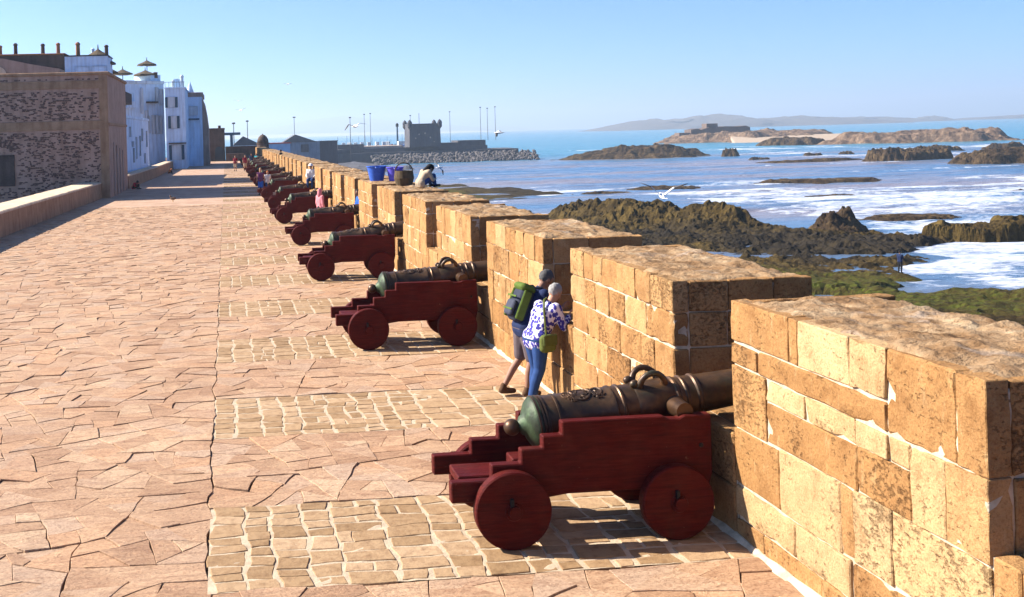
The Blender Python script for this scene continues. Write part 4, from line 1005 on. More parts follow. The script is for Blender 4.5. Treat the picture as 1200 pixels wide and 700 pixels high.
# tall lamp masts
for x, y, z, h, lab in ((63, 500, -2, 14.5, 'tall lamp mast left of the pair behind the harbour wall'), (65.5, 498, -2, 14.8, 'tall lamp mast just right of its twin behind the harbour wall'), (85, 505, -2, 13.5, 'lamp mast beside the blue beacon post'), (106.5, 520, -2, 15, 'lamp mast right behind the square tower'),
        (119, 510, -1, 15.5, 'first of three lamp masts at the end of the harbour wall'), (122.3, 510, -1, 15.0, 'middle of three lamp masts at the end of the harbour wall'), (126, 510, -1, 15.6, 'last lamp mast at the end of the harbour wall'), (43.5, 385, -4, 13.5, 'thin lamp mast right of the gabled house'),
        (2.0, 260, 0, 7.0, 'lamp mast behind the gatehouse'), (6.0, 300, 0, 8.0, 'thin lamp mast left of the domed turret'), (-2.2, 270, 0, 5.5, 'short lamp mast above the gatehouse roof')):
    t = thing('lamp_mast', lab, 'lamp mast', (x, y, z), 0, 'lamp masts at the harbour')
    bm = bmesh.new(); tube(bm, [(0, 0, 0), (0, 0, h)], [.13, .08], 6); obj('pole', bm, HST, t)
    bm = bmesh.new(); lathe(bm, [(h - .2, .35), (h, .45), (h + .2, .3)], 10, Matrix.Rotation(R(-90), 4, 'Y')); bmesh.ops.recalc_face_normals(bm, faces=bm.faces); obj('lamp_ring', bm, HST, t)
t = thing('beacon', 'dark blue beacon post standing left of the square tower', 'beacon', (78, 500, -2)); bm = bmesh.new(); tube(bm, [(0, 0, 0), (0, 0, 8.5)], [.5, .35], 8); obj('post', bm, SHUT, t); bm = bmesh.new(); lathe(bm, [(8.5, .7), (9.6, .7), (10.2, .1)], 10, Matrix.Rotation(R(-90), 4, 'Y')); bmesh.ops.recalc_face_normals(bm, faces=bm.faces); obj('lantern', bm, IRON, t)
# fishing boats moored behind the wall
BW = simple('boat_white', (.7, .68, .66), .5, .2, 1, .0); BB = simple('boat_blue', (.05, .16, .4), .5, .2, 1, .0); BR = simple('boat_red', (.4, .06, .04), .5, .2, 1, .0)
for i in range(12):
    x = 50 + i * 3.1 + rr.uniform(-.8, .8); y = 492 + rr.uniform(-3, 10)
    t = thing('fishing_boat', ['white and blue', 'white and red', 'all white'][i % 3] + ' fishing boat moored behind the harbour wall, %s from the left' % ['first', 'second', 'third', 'fourth', 'fifth', 'sixth', 'seventh', 'eighth', 'ninth', 'tenth', 'eleventh', 'twelfth'][i], 'boat', (x, y, -3.4), rr.uniform(-.6, .6), 'boats moored in the harbour')
    bm = bmesh.new(); secs = []
    for (s, w, kz, tz) in ((-2.4, .9, 0, 1.5), (-1, 1.1, -.3, 1.4), (1, 1.0, -.3, 1.6), (2.4, .5, 0, 2.0), (3.0, .05, .9, 2.3)): secs.append([bm.verts.new(p) for p in ((s, -w, tz), (s, -w * .6, kz), (s, w * .6, kz), (s, w, tz))])
    for a, b in zip(secs, secs[1:]):
        for q in range(4): bm.faces.new((a[q], a[(q + 1) % 4], b[(q + 1) % 4], b[q]))
    bm.faces.new(secs[0]); bm.faces.new(secs[-1]); bmesh.ops.recalc_face_normals(bm, faces=bm.faces); obj('hull', bm, (BB, BR, BW)[i % 3], t)
    c = obj('cabin', B(-1.8, -.2, -.7, .7, 1.5, 3.3, .05), BW, t); obj('cabin_window', B(-.21, -.17, -.5, .5, 2.5, 3.0), PANE, c)
    bm = bmesh.new(); tube(bm, [(.5, 0, 1.4), (.5, 0, rr.uniform(4.2, 6.5))], .06, 6); obj('mast', bm, IRON, t)
# gabled house and blue sheds at the harbour edge
ROOF = simple('grey_roof', (.10, .10, .11), .8, .3, .6, .2)
t, L = bld('gabled_house', 'dark stone house with grey gabled roof and a mast beyond the rampart', (17.2, 330), (28, 330)); GBL = m_plaster('haze_blue_wall', (.13, .16, .20), (.22, .26, .31), .3); obj('wall', B(0, L, 0, 9, -9, 1.9), GBL, t)  # wall colour has the blue of the haze painted in
bm = bmesh.new(); prism(bm, [(-.4, 1.7), (3.6, 4.05), (L * .94, 1.7)], -.4, 9.4); obj('roof', bm, ROOF, t)
framed(6.3, -1.25, 2.3, 2.3, 0, .2, .15, HST, t, WHITE, 'window'); bm = bmesh.new(); tube(bm, [(3.6, 4, 4.0), (3.6, 4, 9.2)], .07, 6); m_ = obj('mast', bm, IRON, t); obj('mast_head', B(3.2, 4.0, 3.6, 4.4, 9.1, 9.4), IRON, m_)
t, L = bld('flat_roof_annex', 'low blue-grey flat-roofed annex right of the gabled house', (28.1, 331), (33.4, 331)); obj('wall', B(0, L, 0, 7, -9, 1.75), HST, t); obj('roof_slab', B(-.1, L + .2, -.2, 7.2, 1.751, 1.95), ROOF, t); framed(1.2, -.2, .9, 1.2, 0, .1, .1, HST, t); framed(3.6, -.2, .9, 1.2, 0, .1, .1, HST, t)
t, L = bld('blue_shed', 'long pale blue shed with red roof edge beyond the rampart', (10.5, 316), (18.6, 320)); BLS = simple('pale_blue_paint', (.22, .38, .55), .7, .2, .5, .0); obj('wall', B(0, L, 0, 5, -9, 1.5), BLS, t); obj('roof', B(-.2, L + .2, -.3, 5.3, 1.501, 1.85), BR, t); framed(5.6, -.9, 1.3, 1.6, 0, .1, .1, BLS, t); framed(2.2, -.5, 1.0, 1.0, 0, .1, .1, BLS, t)
t, L = bld('gabled_hut', 'small pale gabled hut behind the end of the terrace', (1.8, 250), (7.6, 250)); obj('wall', B(0, L, 0, 6, -9, 1.9), WHITE, t)
bm = bmesh.new(); prism(bm, [(-.3, 1.85), (2.2, 3.9), (L + .6, 1.85)], -.4, 6.4); obj('roof', bm, ROOF, t); framed(2.6, .2, 1.0, 1.0, 0, .1, .1, WHITE, t)
t = thing('crane', 'blue T-shaped boat crane behind the gatehouse', 'crane', (1.3, 236, 0)); bm = bmesh.new(); box(bm, -.3, .3, -.3, .3, 0, 4.2); obj('tower', bm, SHUT, t); obj('beam', B(-2.0, 1.9, -.4, .4, 4.2, 4.75, .03), SHUT, t)
# ruined island fort
t = thing('ruined_fort', 'long low ruined stone fort on the rocky islet', 'fort', (332, 735, -5.4)); FST = m_plaster('fort_stone', (.09, .065, .055), (.17, .12, .095), .1)
bm = bmesh.new(); prism(bm, [(-16, -1), (-16, 5.5), (-11, 6.2), (-9, 5.2), (-3, 6.8), (2, 6.4), (8, 7.2), (18, 6.9), (23, 7.3), (26, 6.1), (26, -1)], -5, 6); obj('curtain_wall', bm, FST, t)
obj('keep', B(-4, 4, -3, 5, 6.2, 9.4, .2), FST, t); obj('gate_ruin', B(-24, -16.1, -4, 4, -1, 3.6, .2), FST, t)
# thin beacon on the headland
t = thing('beacon', 'tiny beacon on the rocks at the right end of the long headland', 'beacon', (392, 498, -6.5)); bm = bmesh.new(); tube(bm, [(0, 0, 0), (0, 0, 4.5)], [.5, .35], 8); obj('post', bm, HST, t); bm = bmesh.new(); lathe(bm, [(4.5, .9), (5.6, .9), (6.2, .2)], 10, Matrix.Rotation(R(-90), 4, 'Y')); bmesh.ops.recalc_face_normals(bm, faces=bm.faces); obj('lantern', bm, BW, t)

# ================================================================== PEOPLE
def capsule(bm, a, b, r0, r1, n=10):
    a = Vector(a); b = Vector(b)
    d = b - a; L = d.length
    if L < 1e-4: ellipsoid(bm, a, (r0, r0, r0), n, 7); return
    d.normalize(); q = d.to_track_quat('X', 'Z').to_matrix().to_4x4(); prof = []
    for i in range(5): f = math.pi / 2 * i / 4; prof.append((-r0 * math.cos(f), max(.001, r0 * math.sin(f))))
    for i in range(5): f = math.pi / 2 * i / 4; prof.append((L + r1 * math.sin(f), max(.001, r1 * math.cos(f))))
    lathe(bm, prof, n, Matrix.Translation(a) @ q)
def remesh(bm, vox, m, it=2):
    bmesh.ops.recalc_face_normals(bm, faces=bm.faces)
    me = mesh_of(bm, m); o = bpy.data.objects.new('tmp', me); C.objects.link(o)
    md = o.modifiers.new('r', 'REMESH'); md.mode = 'VOXEL'; md.voxel_size = vox
    dg = bpy.context.evaluated_depsgraph_get(); nm = bpy.data.meshes.new_from_object(o.evaluated_get(dg))
    bpy.data.objects.remove(o)
    b2 = bmesh.new(); b2.from_mesh(nm)
    for _ in range(it): bmesh.ops.smooth_vert(b2, verts=b2.verts, factor=.5, use_axis_x=True, use_axis_y=True, use_axis_z=True)
    b2.to_mesh(nm); b2.free(); nm.materials.clear(); nm.materials.append(m)
    for p in nm.polygons: p.use_smooth = True
    return nm
CL = {}
def cloth(name, col, rough=.85):
    if name not in CL: CL[name] = simple('cloth_' + name, col, rough, .25, 14, .25, 0, .01, .2)
    return CL[name]
SKIN = simple('skin', (.42, .22, .14), .55, .12, 10, .05); SKIN2 = simple('tanned_skin', (.26, .13, .08), .55, .12, 10, .05)
BASEJ = {'pel': (0, 0, .96), 'chest': (0, .0, 1.27), 'neck': (0, -.01, 1.46), 'head': (0, .015, 1.62),
         'sho': (.18, -.01, 1.40), 'elb': (.235, -.03, 1.12), 'wri': (.245, .06, .89), 'hip': (.085, 0, .92), 'kne': (.10, .02, .50), 'ank': (.105, -.02, .09), 'toe': (.125, .14, .045)}
def person(label, loc, rotz, H=1.72, pose=None, skin=SKIN, top=None, bottom=None, hair=None, shoes=None, sleeve='short', legs='long', hairstyle='short', hat=None, vox=.03, build=1.0, fine=False, skirt=False, group=None):
    t = thing('person', label, 'person', loc, rotz, group); t.scale = (H / 1.75,) * 3
    J = {}
    for k, v in BASEJ.items():
        if k in ('pel', 'chest', 'neck', 'head'): J[k] = Vector(v)
        else: J['L' + k] = Vector((-v[0], v[1], v[2])); J['R' + k] = Vector(v)
    for k, v in (pose or {}).items():
        if k in J: J[k] = Vector(v)
        else: J['L' + k] = Vector((-v[0], v[1], v[2])); J['R' + k] = Vector(v)
    b_ = build
    def torso(bm, e):
        capsule(bm, J['Lhip'] + Vector((0, 0, .03)), J['Rhip'] + Vector((0, 0, .03)), .098 * b_ + e, .098 * b_ + e)
        mid = (J['pel'] + J['chest']) * .5
        for s in (-1, 1):
            capsule(bm, J['pel'] + Vector((s * .05, 0, .02)), mid + Vector((s * .055, 0, 0)), .098 * b_ + e, .092 * b_ + e); capsule(bm, mid + Vector((s * .055, 0, 0)), J['chest'] + Vector((s * .075, 0, 0)), .092 * b_ + e, .105 * b_ + e)
        for s in 'LR': capsule(bm, J['chest'] + (J[s + 'sho'] - J['chest']) * .35, J[s + 'sho'], .095 + e, .062 + e)
        capsule(bm, J['chest'] + (J['neck'] - J['chest']) * .5, J['neck'], .075 + e, .05 + e * .6)
    hd = (J['head'] - J['neck']).normalized(); fw = Vector((0, 1, 0)); fw = (fw - hd * fw.dot(hd)).normalized(); sd = fw.cross(hd)
    HM = Matrix((( *sd,), (*fw,), (*hd,))).transposed().to_4x4()
    def hp(x, y, z): return J['head'] + sd * x + fw * y + hd * z
    bm = bmesh.new(); torso(bm, 0); capsule(bm, J['neck'], J['head'], .055, .06)
    ellipsoid(bm, hp(0, -.005, .02), (.077, .098, .105), 16, 12, HM); ellipsoid(bm, hp(0, .03, -.055), (.055, .058, .065), 12, 9, HM)
    capsule(bm, hp(0, .09, .01), hp(0, .112, -.022), .010, .016)
    for s in (-1, 1): ellipsoid(bm, hp(s * .079, -.005, -.01), (.012, .022, .032), 8, 6, HM)
    for s in 'LR':
        sg = -1 if s == 'L' else 1
        capsule(bm, J[s + 'sho'], J[s + 'elb'], .052 * b_, .042); capsule(bm, J[s + 'elb'], J[s + 'wri'], .041, .029)
        d = (J[s + 'wri'] - J[s + 'elb']).normalized(); sx = d.cross(Vector((0, 1, .3))).normalized(); up = sx.cross(d)
        pc = J[s + 'wri'] + d * .05
        if fine:
            for k in range(4):
                o_ = sx * (.03 - .02 * k); l_ = (.062, .075, .07, .052)[k]
                capsule(bm, J[s + 'wri'] + d * .02 + o_ * .6, pc + d * .035 + o_, .014, .0105); capsule(bm, pc + d * .035 + o_, pc + d * (.035 + l_ * .55) + o_ + up * .006, .010, .009); capsule(bm, pc + d * (.035 + l_ * .55) + o_ + up * .006, pc + d * (.03 + l_ * .95) + o_ + up * .022, .009, .0075)
            capsule(bm, pc + sx * .035, pc + sx * .062 + d * .03, .012, .010); capsule(bm, pc + sx * .062 + d * .03, pc + sx * .068 + d * .062 + up * .01, .0095, .008)
        else:
            ellipsoid(bm, pc, (.03, .03, .055), 8, 6, d.to_track_quat('Z', 'Y').to_matrix().to_4x4()); capsule(bm, pc + d * .03, pc + d * .10 + up * .01, .018, .014)
        capsule(bm, J[s + 'hip'], J[s + 'kne'], .082 * b_, .055); capsule(bm, J[s + 'kne'] + Vector((0, -.005, -.01)), J[s + 'kne'] * .6 + J[s + 'ank'] * .4 + Vector((0, -.015, 0)), .053, .052); capsule(bm, J[s + 'kne'] * .6 + J[s + 'ank'] * .4 + Vector((0, -.015, 0)), J[s + 'ank'], .052, .035)
        capsule(bm, J[s + 'ank'] + Vector((0, -.02, -.04)), J[s + 'toe'], .038, .03)
    link('body', remesh(bm, vox if not fine else .0085, skin, 2), t)
    if fine:
        for s in (-1, 1): bm = bmesh.new(); ellipsoid(bm, hp(s * .03, .083, .02), (.011, .009, .008), 8, 6, HM); obj('eye', bm, IRON, t, True)
        bm = bmesh.new(); capsule(bm, hp(-.022, .087, -.055), hp(.022, .087, -.055), .006, .006, 8); obj('mouth', bm, cloth('lips', (.3, .1, .08)), t)
    bm = bmesh.new(); torso(bm, .018)
    for s in 'LR':
        e0, e1 = J[s + 'sho'], J[s + 'elb']
        if sleeve == 'none': continue
        capsule(bm, e0, e1 if sleeve == 'long' else e0 + (e1 - e0) * .72, .068 * b_, .056)
        if sleeve == 'long': capsule(bm, e1, J[s + 'wri'] - (J[s + 'wri'] - e1) * .08, .056, .043)
    capsule(bm, J['Lhip'] + Vector((0, 0, -.03)), J['Rhip'] + Vector((0, 0, -.03)), .108 * b_, .108 * b_)
    link('shirt', remesh(bm, vox, top, 3), t)
    bm = bmesh.new(); capsule(bm, J['Lhip'] + Vector((0, 0, .02)), J['Rhip'] + Vector((0, 0, .02)), .112 * b_, .112 * b_)
    if skirt:
        k0 = (J['Lhip'] + J['Rhip']) * .5; k1 = (J['Lank'] + J['Rank']) * .5 + Vector((0, 0, .1)); capsule(bm, k0, k1, .15, .19)
    for s in 'LR':
        h0, k0, a0 = J[s + 'hip'], J[s + 'kne'], J[s + 'ank']
        capsule(bm, h0, k0 if legs == 'long' else h0 + (k0 - h0) * .92, .102 * b_, .084 if legs == 'long' else .092)
        if legs == 'long': capsule(bm, k0, k0 * .6 + a0 * .4 + Vector((0, -.012, 0)), .082, .076); capsule(bm, k0 * .6 + a0 * .4 + Vector((0, -.012, 0)), a0 + (k0 - a0) * .08, .076, .058)
    link('skirt' if skirt else ('trousers' if legs == 'long' else 'shorts'), remesh(bm, vox, bottom, 3), t)
    for s in 'LR':
        bm = bmesh.new(); a0 = J[s + 'ank']; capsule(bm, a0 + Vector((0, -.025, -.04)), J[s + 'toe'] + Vector((0, .01, 0)), .048, .038); capsule(bm, a0 + Vector((0, -.01, -.03)), a0 + Vector((0, 0, .02)), .046, .045); link('shoe', remesh(bm, min(vox, .02), shoes, 1), t)
    bm = bmesh.new(); ellipsoid(bm, hp(0, -.018, .032), (.084, .102, .104), 36 if fine else 18, 26 if fine else 14, HM)
    for v in bm.verts:
        q = v.co - J['head']; v.co += q.normalized() * ((mnoise.noise(q * 38) * .011 + mnoise.noise(q * 90) * .008) if fine else 0)
    if hairstyle == 'long': capsule(bm, hp(0, -.06, .02), J['neck'] - fw * .07 - hd * .06, .085, .06)
    if hairstyle == 'scarf': capsule(bm, hp(0, -.03, -.02), J['neck'] - fw * .02, .095, .10)
    bmesh.ops.delete(bm, geom=[v for v in bm.verts if (v.co - J['head']).dot(fw) > .045 and (v.co - J['head']).dot(hd) < .065], context='VERTS')
    obj('headscarf' if hairstyle == 'scarf' else 'hair', bm, hair, t, True)
    if hat:
        bm = bmesh.new(); lathe(bm, [(.045, .15), (.055, .15), (.06, .098), (.12, .092), (.15, .05), (.155, .005)], 16, Matrix.Translation(J['head']) @ HM @ Matrix.Rotation(R(-90), 4, 'Y')); obj('hat', bm, hat, t, True)
    return t
GREY = cloth('grey_hair', (.085, .08, .078)); DARKH = cloth('dark_hair', (.015, .012, .012)); BROWN = cloth('brown_hair', (.12, .06, .03)); BLOND = cloth('fair_hair', (.45, .28, .12))
WHAIR = cloth('silver_hair', (.30, .285, .27)); NAVY = cloth('navy', (.012, .022, .07)); JEANS = cloth('jeans', (.02, .055, .17)); KHAKI = cloth('grey_shorts', (.12, .09, .095)); BLACK = cloth('black', (.015, .015, .017)); WHT = cloth('white', (.7, .68, .66)); MAROON = cloth('maroon', (.22, .012, .03)); SANDC = cloth('sand', (.42, .32, .22)); BLUE = cloth('blue', (.02, .10, .42)); TURQ = cloth('turquoise', (.03, .32, .38)); PINK = cloth('pink', (.62, .22, .25)); REDC = cloth('red', (.5, .03, .06)); ORANGE = cloth('orange', (.55, .16, .04)); LEATHER = cloth('leather', (.10, .05, .025))
k = NT('blue_white_print'); g = k.coord(); vo = k.n('TexVoronoi'); k.l(k.mapping(g, (1, 1, .8)), vo.inputs['Vector']); vo.inputs['Scale'].default_value = 22
PRINT = k.fin(k.mix(k.ramp(k.math('ADD', vo.outputs['Distance'], k.math('MULTIPLY', k.noise(g, 40, 2), .5)), [(.76, 0.0), (.82, 1.0)]), (.03, .025, .22), (.60, .56, .64)), .8)
# the couple peering through the embrasure
leanm = {'pel': (0, .16, .95), 'hip': (.085, .15, .91), 'chest': (0, .30, 1.25), 'neck': (0, .40, 1.42), 'head': (0, .50, 1.54), 'sho': (.20, .36, 1.37), 'elb': (.27, .44, 1.10), 'wri': (.20, .62, 1.18), 'Lkne': (-.11, .14, .50), 'Lank': (-.12, -.12, .11), 'Ltoe': (-.14, .03, .045), 'Rkne': (.10, .20, .50), 'Rank': (.10, .12, .09), 'Rtoe': (.12, .27, .045)}
leanw = {'pel': (0, .18, .93), 'hip': (.09, .17, .90), 'chest': (0, .33, 1.22), 'neck': (0, .42, 1.38), 'head': (0, .52, 1.52), 'sho': (.18, .38, 1.33), 'elb': (.25, .46, 1.07), 'wri': (.16, .62, 1.20), 'Lkne': (-.09, .22, .50), 'Lank': (-.08, .16, .09), 'Ltoe': (-.09, .31, .045), 'Rkne': (.09, .14, .50), 'Rank': (.09, -.02, .09), 'Rtoe': (.10, .13, .045)}
person('man in navy shirt and grey shorts with a backpack, leaning into the wall', (3.90, 15.05, .01), R(-78), 1.80, leanm, SKIN2, NAVY, KHAKI, GREY, LEATHER, 'short', 'short', vox=.014, fine=True, build=1.15)
person('grey-haired woman in blue and white print blouse leaning into the wall', (3.93, 14.52, .01), R(-68), 1.68, leanw, SKIN, PRINT, JEANS, WHAIR, BLACK, 'long', 'long', vox=.014, build=1.3, fine=True)
PACKG = cloth('pack_green', (.085, .13, .02)); PACKD = cloth('pack_dark', (.03, .035, .055))
t = thing('backpack', 'green and dark grey backpack on the back of the man in navy', 'backpack', (3.90, 15.05, 0), R(-78)); t.scale = (1.03,) * 3
PT = Matrix.Translation((0, .115, 1.25)) @ Matrix.Rotation(R(-24), 4, 'X')
bm = bmesh.new(); box(bm, -.16, .16, -.11, .10, -.25, .22, .06, PT); link('pack_body', remesh(bm, .014, PACKD, 5), t)
bm = bmesh.new(); box(bm, -.115, .115, -.165, -.10, -.21, .02, .03, PT); link('front_pocket', remesh(bm, .014, cloth('pack_grey', (.05, .055, .08)), 4), t)
bm = bmesh.new(); box(bm, -.15, .15, -.145, .09, .16, .27, .04, PT); link('top_flap', remesh(bm, .014, PACKG, 4), t)
for s in (-1, 1): bm = bmesh.new(); box(bm, s * .165 - .018, s * .165 + .018, -.10, .02, -.22, .18, .012, PT); obj('green_side_panel', bm, PACKG, t)
for z in (-.12, .06): bm = bmesh.new(); box(bm, -.118, .118, -.172, -.158, z - .012, z + .012, .003, PT); obj('compression_strap', bm, PACKG, t)
for s in (-1, 1): bm = bmesh.new(); tube(bm, [(s * .10, .20, 1.46), (s * .125, .36, 1.455), (s * .13, .47, 1.36), (s * .15, .42, 1.18), (s * .15, .22, 1.06)], .018, 8); obj('strap', bm, PACKD, t)
t = thing('shoulder_bag', 'olive green shoulder bag hanging at the hip of the grey-haired woman', 'bag', (3.93, 14.52, 0), R(-68)); OLV = cloth('olive', (.10, .12, .025))
bm = bmesh.new(); box(bm, .15, .28, .06, .30, .73, .97, .04); link('bag_body', remesh(bm, .014, OLV, 5), t)
bm = bmesh.new(); box(bm, .255, .295, .07, .29, .83, .975, .012); obj('flap', bm, cloth('olive_flap', (.075, .09, .02)), t)
bm = bmesh.new(); tube(bm, [(.24, .14, .95), (.20, .16, 1.1), (.13, .20, 1.28), (.04, .28, 1.40), (-.06, .40, 1.40)], .014, 6); obj('strap', bm, OLV, t)
# everybody else
sit = lambda sh, kn=.42: {'pel': (0, 0, sh + .10), 'hip': (.085, .02, sh + .09), 'chest': (0, .04, sh + .42), 'neck': (0, .05, sh + .60), 'head': (0, .07, sh + .755), 'sho': (.18, .03, sh + .545), 'elb': (.23, .10, sh + .29), 'wri': (.16, .30, sh + .20), 'kne': (.11, kn, sh + .08), 'ank': (.11, kn + .02, sh - .33), 'toe': (.12, kn + .16, sh - .37)}
hun = {'pel': (0, 0, .10), 'hip': (.085, .02, .09), 'chest': (0, .16, .34), 'neck': (0, .27, .44), 'head': (0, .36, .50), 'sho': (.18, .20, .42), 'elb': (.25, .28, .20), 'wri': (.14, .42, .22), 'kne': (.14, .36, .30), 'ank': (.12, .42, .06), 'toe': (.13, .56, .035)}
person('dark-haired person in sand top and blue trousers sitting hunched on top of the wall', (5.42, 30.9, MH + .005), R(-70), 1.75, hun, SKIN2, SANDC, JEANS, DARKH, BLACK, 'long', 'long', 'long', vox=.02)
person('woman in pink headscarf and dark skirt standing behind the fourth cannon', (3.62, 43.2, 0), R(-60), 1.62, None, SKIN, PINK, BLACK, PINK, BLACK, 'long', 'long', 'scarf', skirt=True)
person('person in bright blue sitting in the embrasure of the fourth cannon', (4.62, 38.42, .93), R(100), 1.7, sit(.0), SKIN2, BLUE, BLACK, DARKH, BLACK, 'long')
person('person in white top, white hat and jeans sitting up by the wall', (4.32, 56.55, 1.36), R(165), 1.75, sit(.0), SKIN2, WHT, JEANS, WHT, BLACK, 'long', 'long', hat=WHT)
person('person in black standing in a far gap of the wall', (4.62, 93.5, .95), R(60), 1.62, None, SKIN2, BLACK, BLACK, DARKH, BLACK, 'long')
person('left of two walkers in maroon shirts and sand shorts', (1.0, 121, .01), R(170), 1.72, {'Lkne': (-.10, .10, .50), 'Rank': (.10, -.14, .10)}, SKIN, MAROON, SANDC, BROWN, BLACK, 'short', 'short')
person('right of two walkers in maroon shirts and sand shorts', (2.05, 120, .01), R(185), 1.78, {'Rkne': (.10, .10, .50), 'Lank': (-.10, -.14, .10)}, SKIN, MAROON, SANDC, GREY, BLACK, 'short', 'short')
person('man in dark blue right of the two maroon shirts', (2.95, 129, .01), R(180), 1.8, None, SKIN2, NAVY, KHAKI, DARKH, BLACK, 'short')
person('person in turquoise top by the far cannons', (3.62, 133, .01), R(150), 1.7, None, SKIN, TURQ, WHT, BROWN, BLACK, 'short')
person('woman with fair hair in purple top and blue skirt walking by the cannons', (2.15, 70.3, .01), R(175), 1.72, {'Lkne': (-.09, .08, .5)}, SKIN, cloth('purple', (.12, .03, .10)), BLUE, BLOND, BLACK, 'none', 'short', 'long')
person('child with orange hair in white top and blue shorts beside the fair-haired woman', (2.62, 71.0, .01), R(190), 1.5, None, SKIN, WHT, JEANS, ORANGE, BLACK, 'short', 'short')
person('person in white shirt at the far left by the gatehouse', (-4.7, 168, .01), R(160), 1.75, None, SKIN2, WHT, cloth('lightblue', (.25, .4, .6)), DARKH, BLACK, 'long')
person('person in dark clothes between two pale ones by the gatehouse', (-3.9, 167.6, .01), R(190), 1.75, None, SKIN2, BLACK, BLACK, DARKH, BLACK, 'long')
person('person in pale blue shirt right of the dark one by the gatehouse', (-3.2, 169, .01), R(170), 1.75, None, SKIN2, cloth('lightblue', (.25, .4, .6)), JEANS, DARKH, BLACK, 'long')
person('person in bright red sitting on the ground at the corner of the rubble building', (-7.05, 85.2, .0), R(-120), 1.8, hun, SKIN2, REDC, BLACK, DARKH, BLACK, 'long')
person('small person in orange sitting in the shade under the second parapet', (-6.2, 121, .0), R(-110), 1.5, hun, SKIN2, ORANGE, BLACK, ORANGE, BLACK, 'long')
person('lone fisherman in dark clothes standing on the shore rocks', (51.1, 80.5, -8.12), R(-60), 1.75, {'elb': (.22, .08, 1.14), 'wri': (.10, .32, 1.12)}, SKIN2, NAVY, BLACK, DARKH, BLACK, 'long')
t = thing('fishing_rod', 'thin fishing rod held by the lone fisherman', 'fishing rod', (51.1, 80.5, -8.12), R(-60)); bm = bmesh.new(); tube(bm, [(.05, .25, 1.0), (0, .5, 1.3), (-.1, 2.4, 2.5)], [.015, .012, .004], 6); obj('rod', bm, IRON, t)
# tubs on the wall
for (x, y, r0, r1, h, m_, lab) in ((4.84, 35.6, .22, .31, .46, cloth('tub_blue', (.04, .12, .50), .4), 'bright blue plastic tub standing on top of the wall'), (5.40, 35.3, .20, .27, .42, cloth('tub_violet', (.12, .10, .55), .35), 'violet plastic tub beside the blue one on top of the wall')):
    t = thing('plastic_tub', lab, 'tub', (x, y, MH + .012)); bm = bmesh.new(); lathe(bm, [(0, r0), (h, r1), (h, r1 + .025), (h + .025, r1 + .025), (h + .025, r1 - .02), (.03, r0 - .02)], 28, Matrix.Rotation(R(-90), 4, 'Y')); bmesh.ops.recalc_face_normals(bm, faces=bm.faces); o = obj('tub_wall', bm, m_, t); auto_smooth(o.data, 40)
    for s in (-1, 1): bm = bmesh.new(); tube(bm, [(-.08, s * (r1 + .02), h), (-.06, s * (r1 + .07), h - .03), (.06, s * (r1 + .07), h - .03), (.08, s * (r1 + .02), h)], .014, 6); obj('handle', bm, m_, t)
t = thing('straw_basket', 'brown woven basket between the violet tub and the seated person', 'basket', (5.2, 32.3, MH + .012)); bm = bmesh.new(); lathe(bm, [(0, .24), (.2, .30), (.42, .27), (.42, .24), (.05, .2)], 20, Matrix.Rotation(R(-90), 4, 'Y')); bmesh.ops.recalc_face_normals(bm, faces=bm.faces); obj('basket_body', bm, STRAW, t)
bm = bmesh.new(); tube(bm, [(.26 * math.cos(a), 0, .4 + .25 * math.sin(a)) for a in np.linspace(0, math.pi, 11)], .018, 6); obj('handle', bm, STRAW, t)

# ================================================================== BIRDS
GW = simple('gull_white', (.75, .74, .73), .7, .08, 5, 0); GD = simple('gull_grey', (.10, .09, .09), .7, .2, 5, 0); GBK = simple('gull_beak', (.6, .33, .03), .6, .1, 5, 0)
def gull(label, loc, rot, span, raise_l, raise_r, bank=0, pitch=0):
    t = thing('gull', label, 'gull', loc, 0, 'gulls in flight'); t.rotation_euler = (pitch, bank, rot); t.scale = (span / 1.3,) * 3
    bm = bmesh.new(); lathe(bm, [(-.34, .006), (-.30, .03), (-.16, .06), (0, .075), (.12, .065), (.19, .042), (.24, .045), (.28, .035), (.30, .012)], 12, Matrix.Rotation(R(90), 4, 'Z')); bmesh.ops.recalc_face_normals(bm, faces=bm.faces); b = obj('body', bm, GW, t, True)
    bm = bmesh.new(); lathe(bm, [(.295, .014), (.35, .004)], 8, Matrix.Rotation(R(90), 4, 'Z')); bmesh.ops.recalc_face_normals(bm, faces=bm.faces); obj('beak', bm, GBK, b)
    bm = bmesh.new(); prism(bm, [(-.03, 0), (.03, 0), (.08, .012), (-.08, .012)], -.42, -.28); obj('tail', bm, GW, b)
    for s, (u1, u2) in ((-1, raise_l), (1, raise_r)):
        st = [(.04, .0, .10, .13, .016), (.16, u1 * .14, .12, .13, .014), (.32, u1 * .30, .15, .11, .011), (.48, u1 * .30 + u2 * .16, .10, .12, .008), (.66, u1 * .30 + u2 * .34, -.02, .05, .004)]
        bm = bmesh.new(); secs = []
        for (x, z, yc, ch, th) in st: secs.append([bm.verts.new(p) for p in ((s * x, yc, z), (s * x, yc - ch * .35, z + th), (s * x, yc - ch * 1.5, z), (s * x, yc - ch * .4, z - th * .6))])
        for a, c in zip(secs, secs[1:]):
            for q in range(4): bm.faces.new((a[q], a[(q + 1) % 4], c[(q + 1) % 4], c[q]))
        bm.faces.new(secs[0]); bm.faces.new(secs[-1]); bmesh.ops.recalc_face_normals(bm, faces=bm.faces)
        bm.faces.ensure_lookup_table(); tipf = [f for f in bm.faces if abs(f.calc_center_median().x) > .36]
        me = mesh_of(bm, GW, 'wing', True); me.materials.append(GD)
        for p in me.polygons:
            if abs(p.center.x) > .36: p.material_index = 1
        link('wing', me, t)
    return t
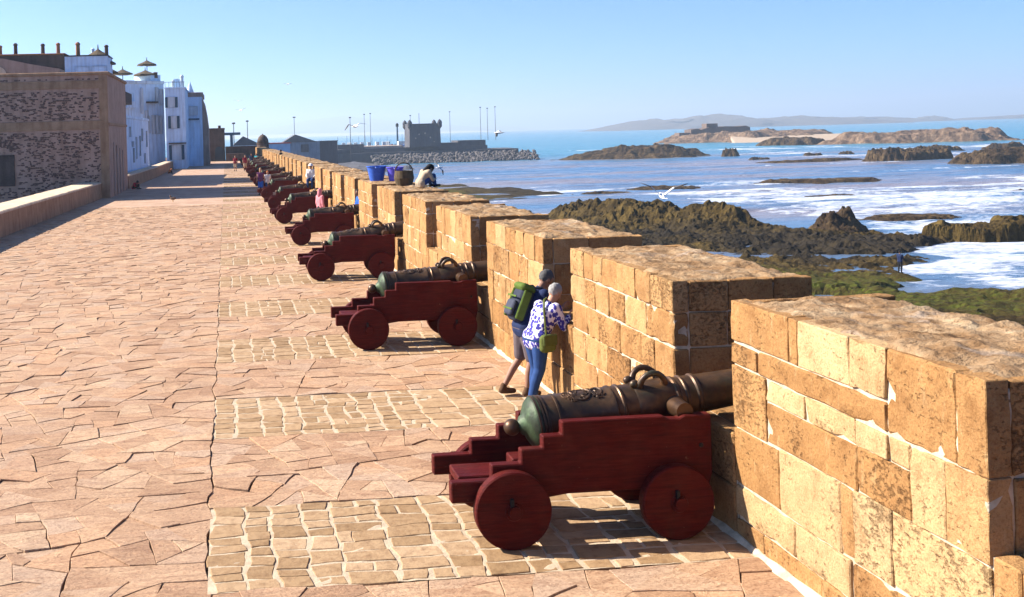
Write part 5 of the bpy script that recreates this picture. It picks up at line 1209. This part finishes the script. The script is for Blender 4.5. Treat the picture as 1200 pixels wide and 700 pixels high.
gull('gull gliding with drooped wings in front of the hazy hills', (7.05, 60, 4.12), R(20), 1.35, (.55, -.75), (.35, -.35), R(-10))
gull('white gull with one dark wing gliding over the sea right of the tower', (15.0, 60, 3.55), R(60), 1.05, (-.1, -.9), (.55, -.45), R(5))
gull('large gull with raised wings low over the shore rocks', (12.9, 32, 1.60), R(-10), 1.35, (.75, .35), (.85, .5), R(6), R(10))
gull('gull high above the gatehouse with spread wings', (1.85, 128, 6.8), R(30), 1.35, (.2, .1), (.45, .4))
gull('faint gull flying above the one over the gatehouse', (1.6, 128, 7.9), R(10), 1.1, (.3, .0), (.3, .0))
gull('tiny gull high in the sky left of centre', (6.9, 120, 9.3), R(30), 1.1, (.3, -.2), (.3, -.2))
gull('gull skimming the water just right of the seated person', (13.6, 70, 1.4), R(-60), 1.0, (.4, .2), (-.3, -.7), R(25))
t = thing('pigeon', 'small brown pigeon standing on the sunlit paving before the long shadow', 'pigeon', (-3.16, 65.8, .012), R(80)); PB = simple('pigeon_brown', (.16, .10, .07), .8, .3, 20, 0); t.scale = (1.6,) * 3
bm = bmesh.new(); ellipsoid(bm, (0, 0, .13), (.055, .12, .06)); ellipsoid(bm, (0, .10, .22), (.03, .035, .035)); capsule(bm, (0, .07, .16), (0, .10, .21), .04, .028); link('body', remesh(bm, .012, PB, 1), t)
bm = bmesh.new(); prism(bm, [(-.03, .10), (.03, .10), (.03, .115), (-.03, .115)], -.24, -.08); obj('tail', bm, PB, t)
for s in (-1, 1): bm = bmesh.new(); tube(bm, [(s * .025, .01, 0), (s * .025, 0, .09)], .008, 6); obj('leg', bm, GBK, t)

# ================================================================== HAZE
hz = bpy.data.materials.new('sea_haze'); hz.use_nodes = True; nt = hz.node_tree; nt.nodes.remove(nt.nodes['Principled BSDF'])
pv = nt.nodes.new('ShaderNodeVolumePrincipled'); pv.inputs['Color'].default_value = (.70, .85, 1.0, 1); pv.inputs['Density'].default_value = 2.3e-4; pv.inputs['Anisotropy'].default_value = .3
nt.links.new(pv.outputs[0], nt.nodes['Material Output'].inputs['Volume'])
o = obj('haze', B(-3500, 7000, -60, 13500, -40, 215), hz); tag(o, kind='stuff')
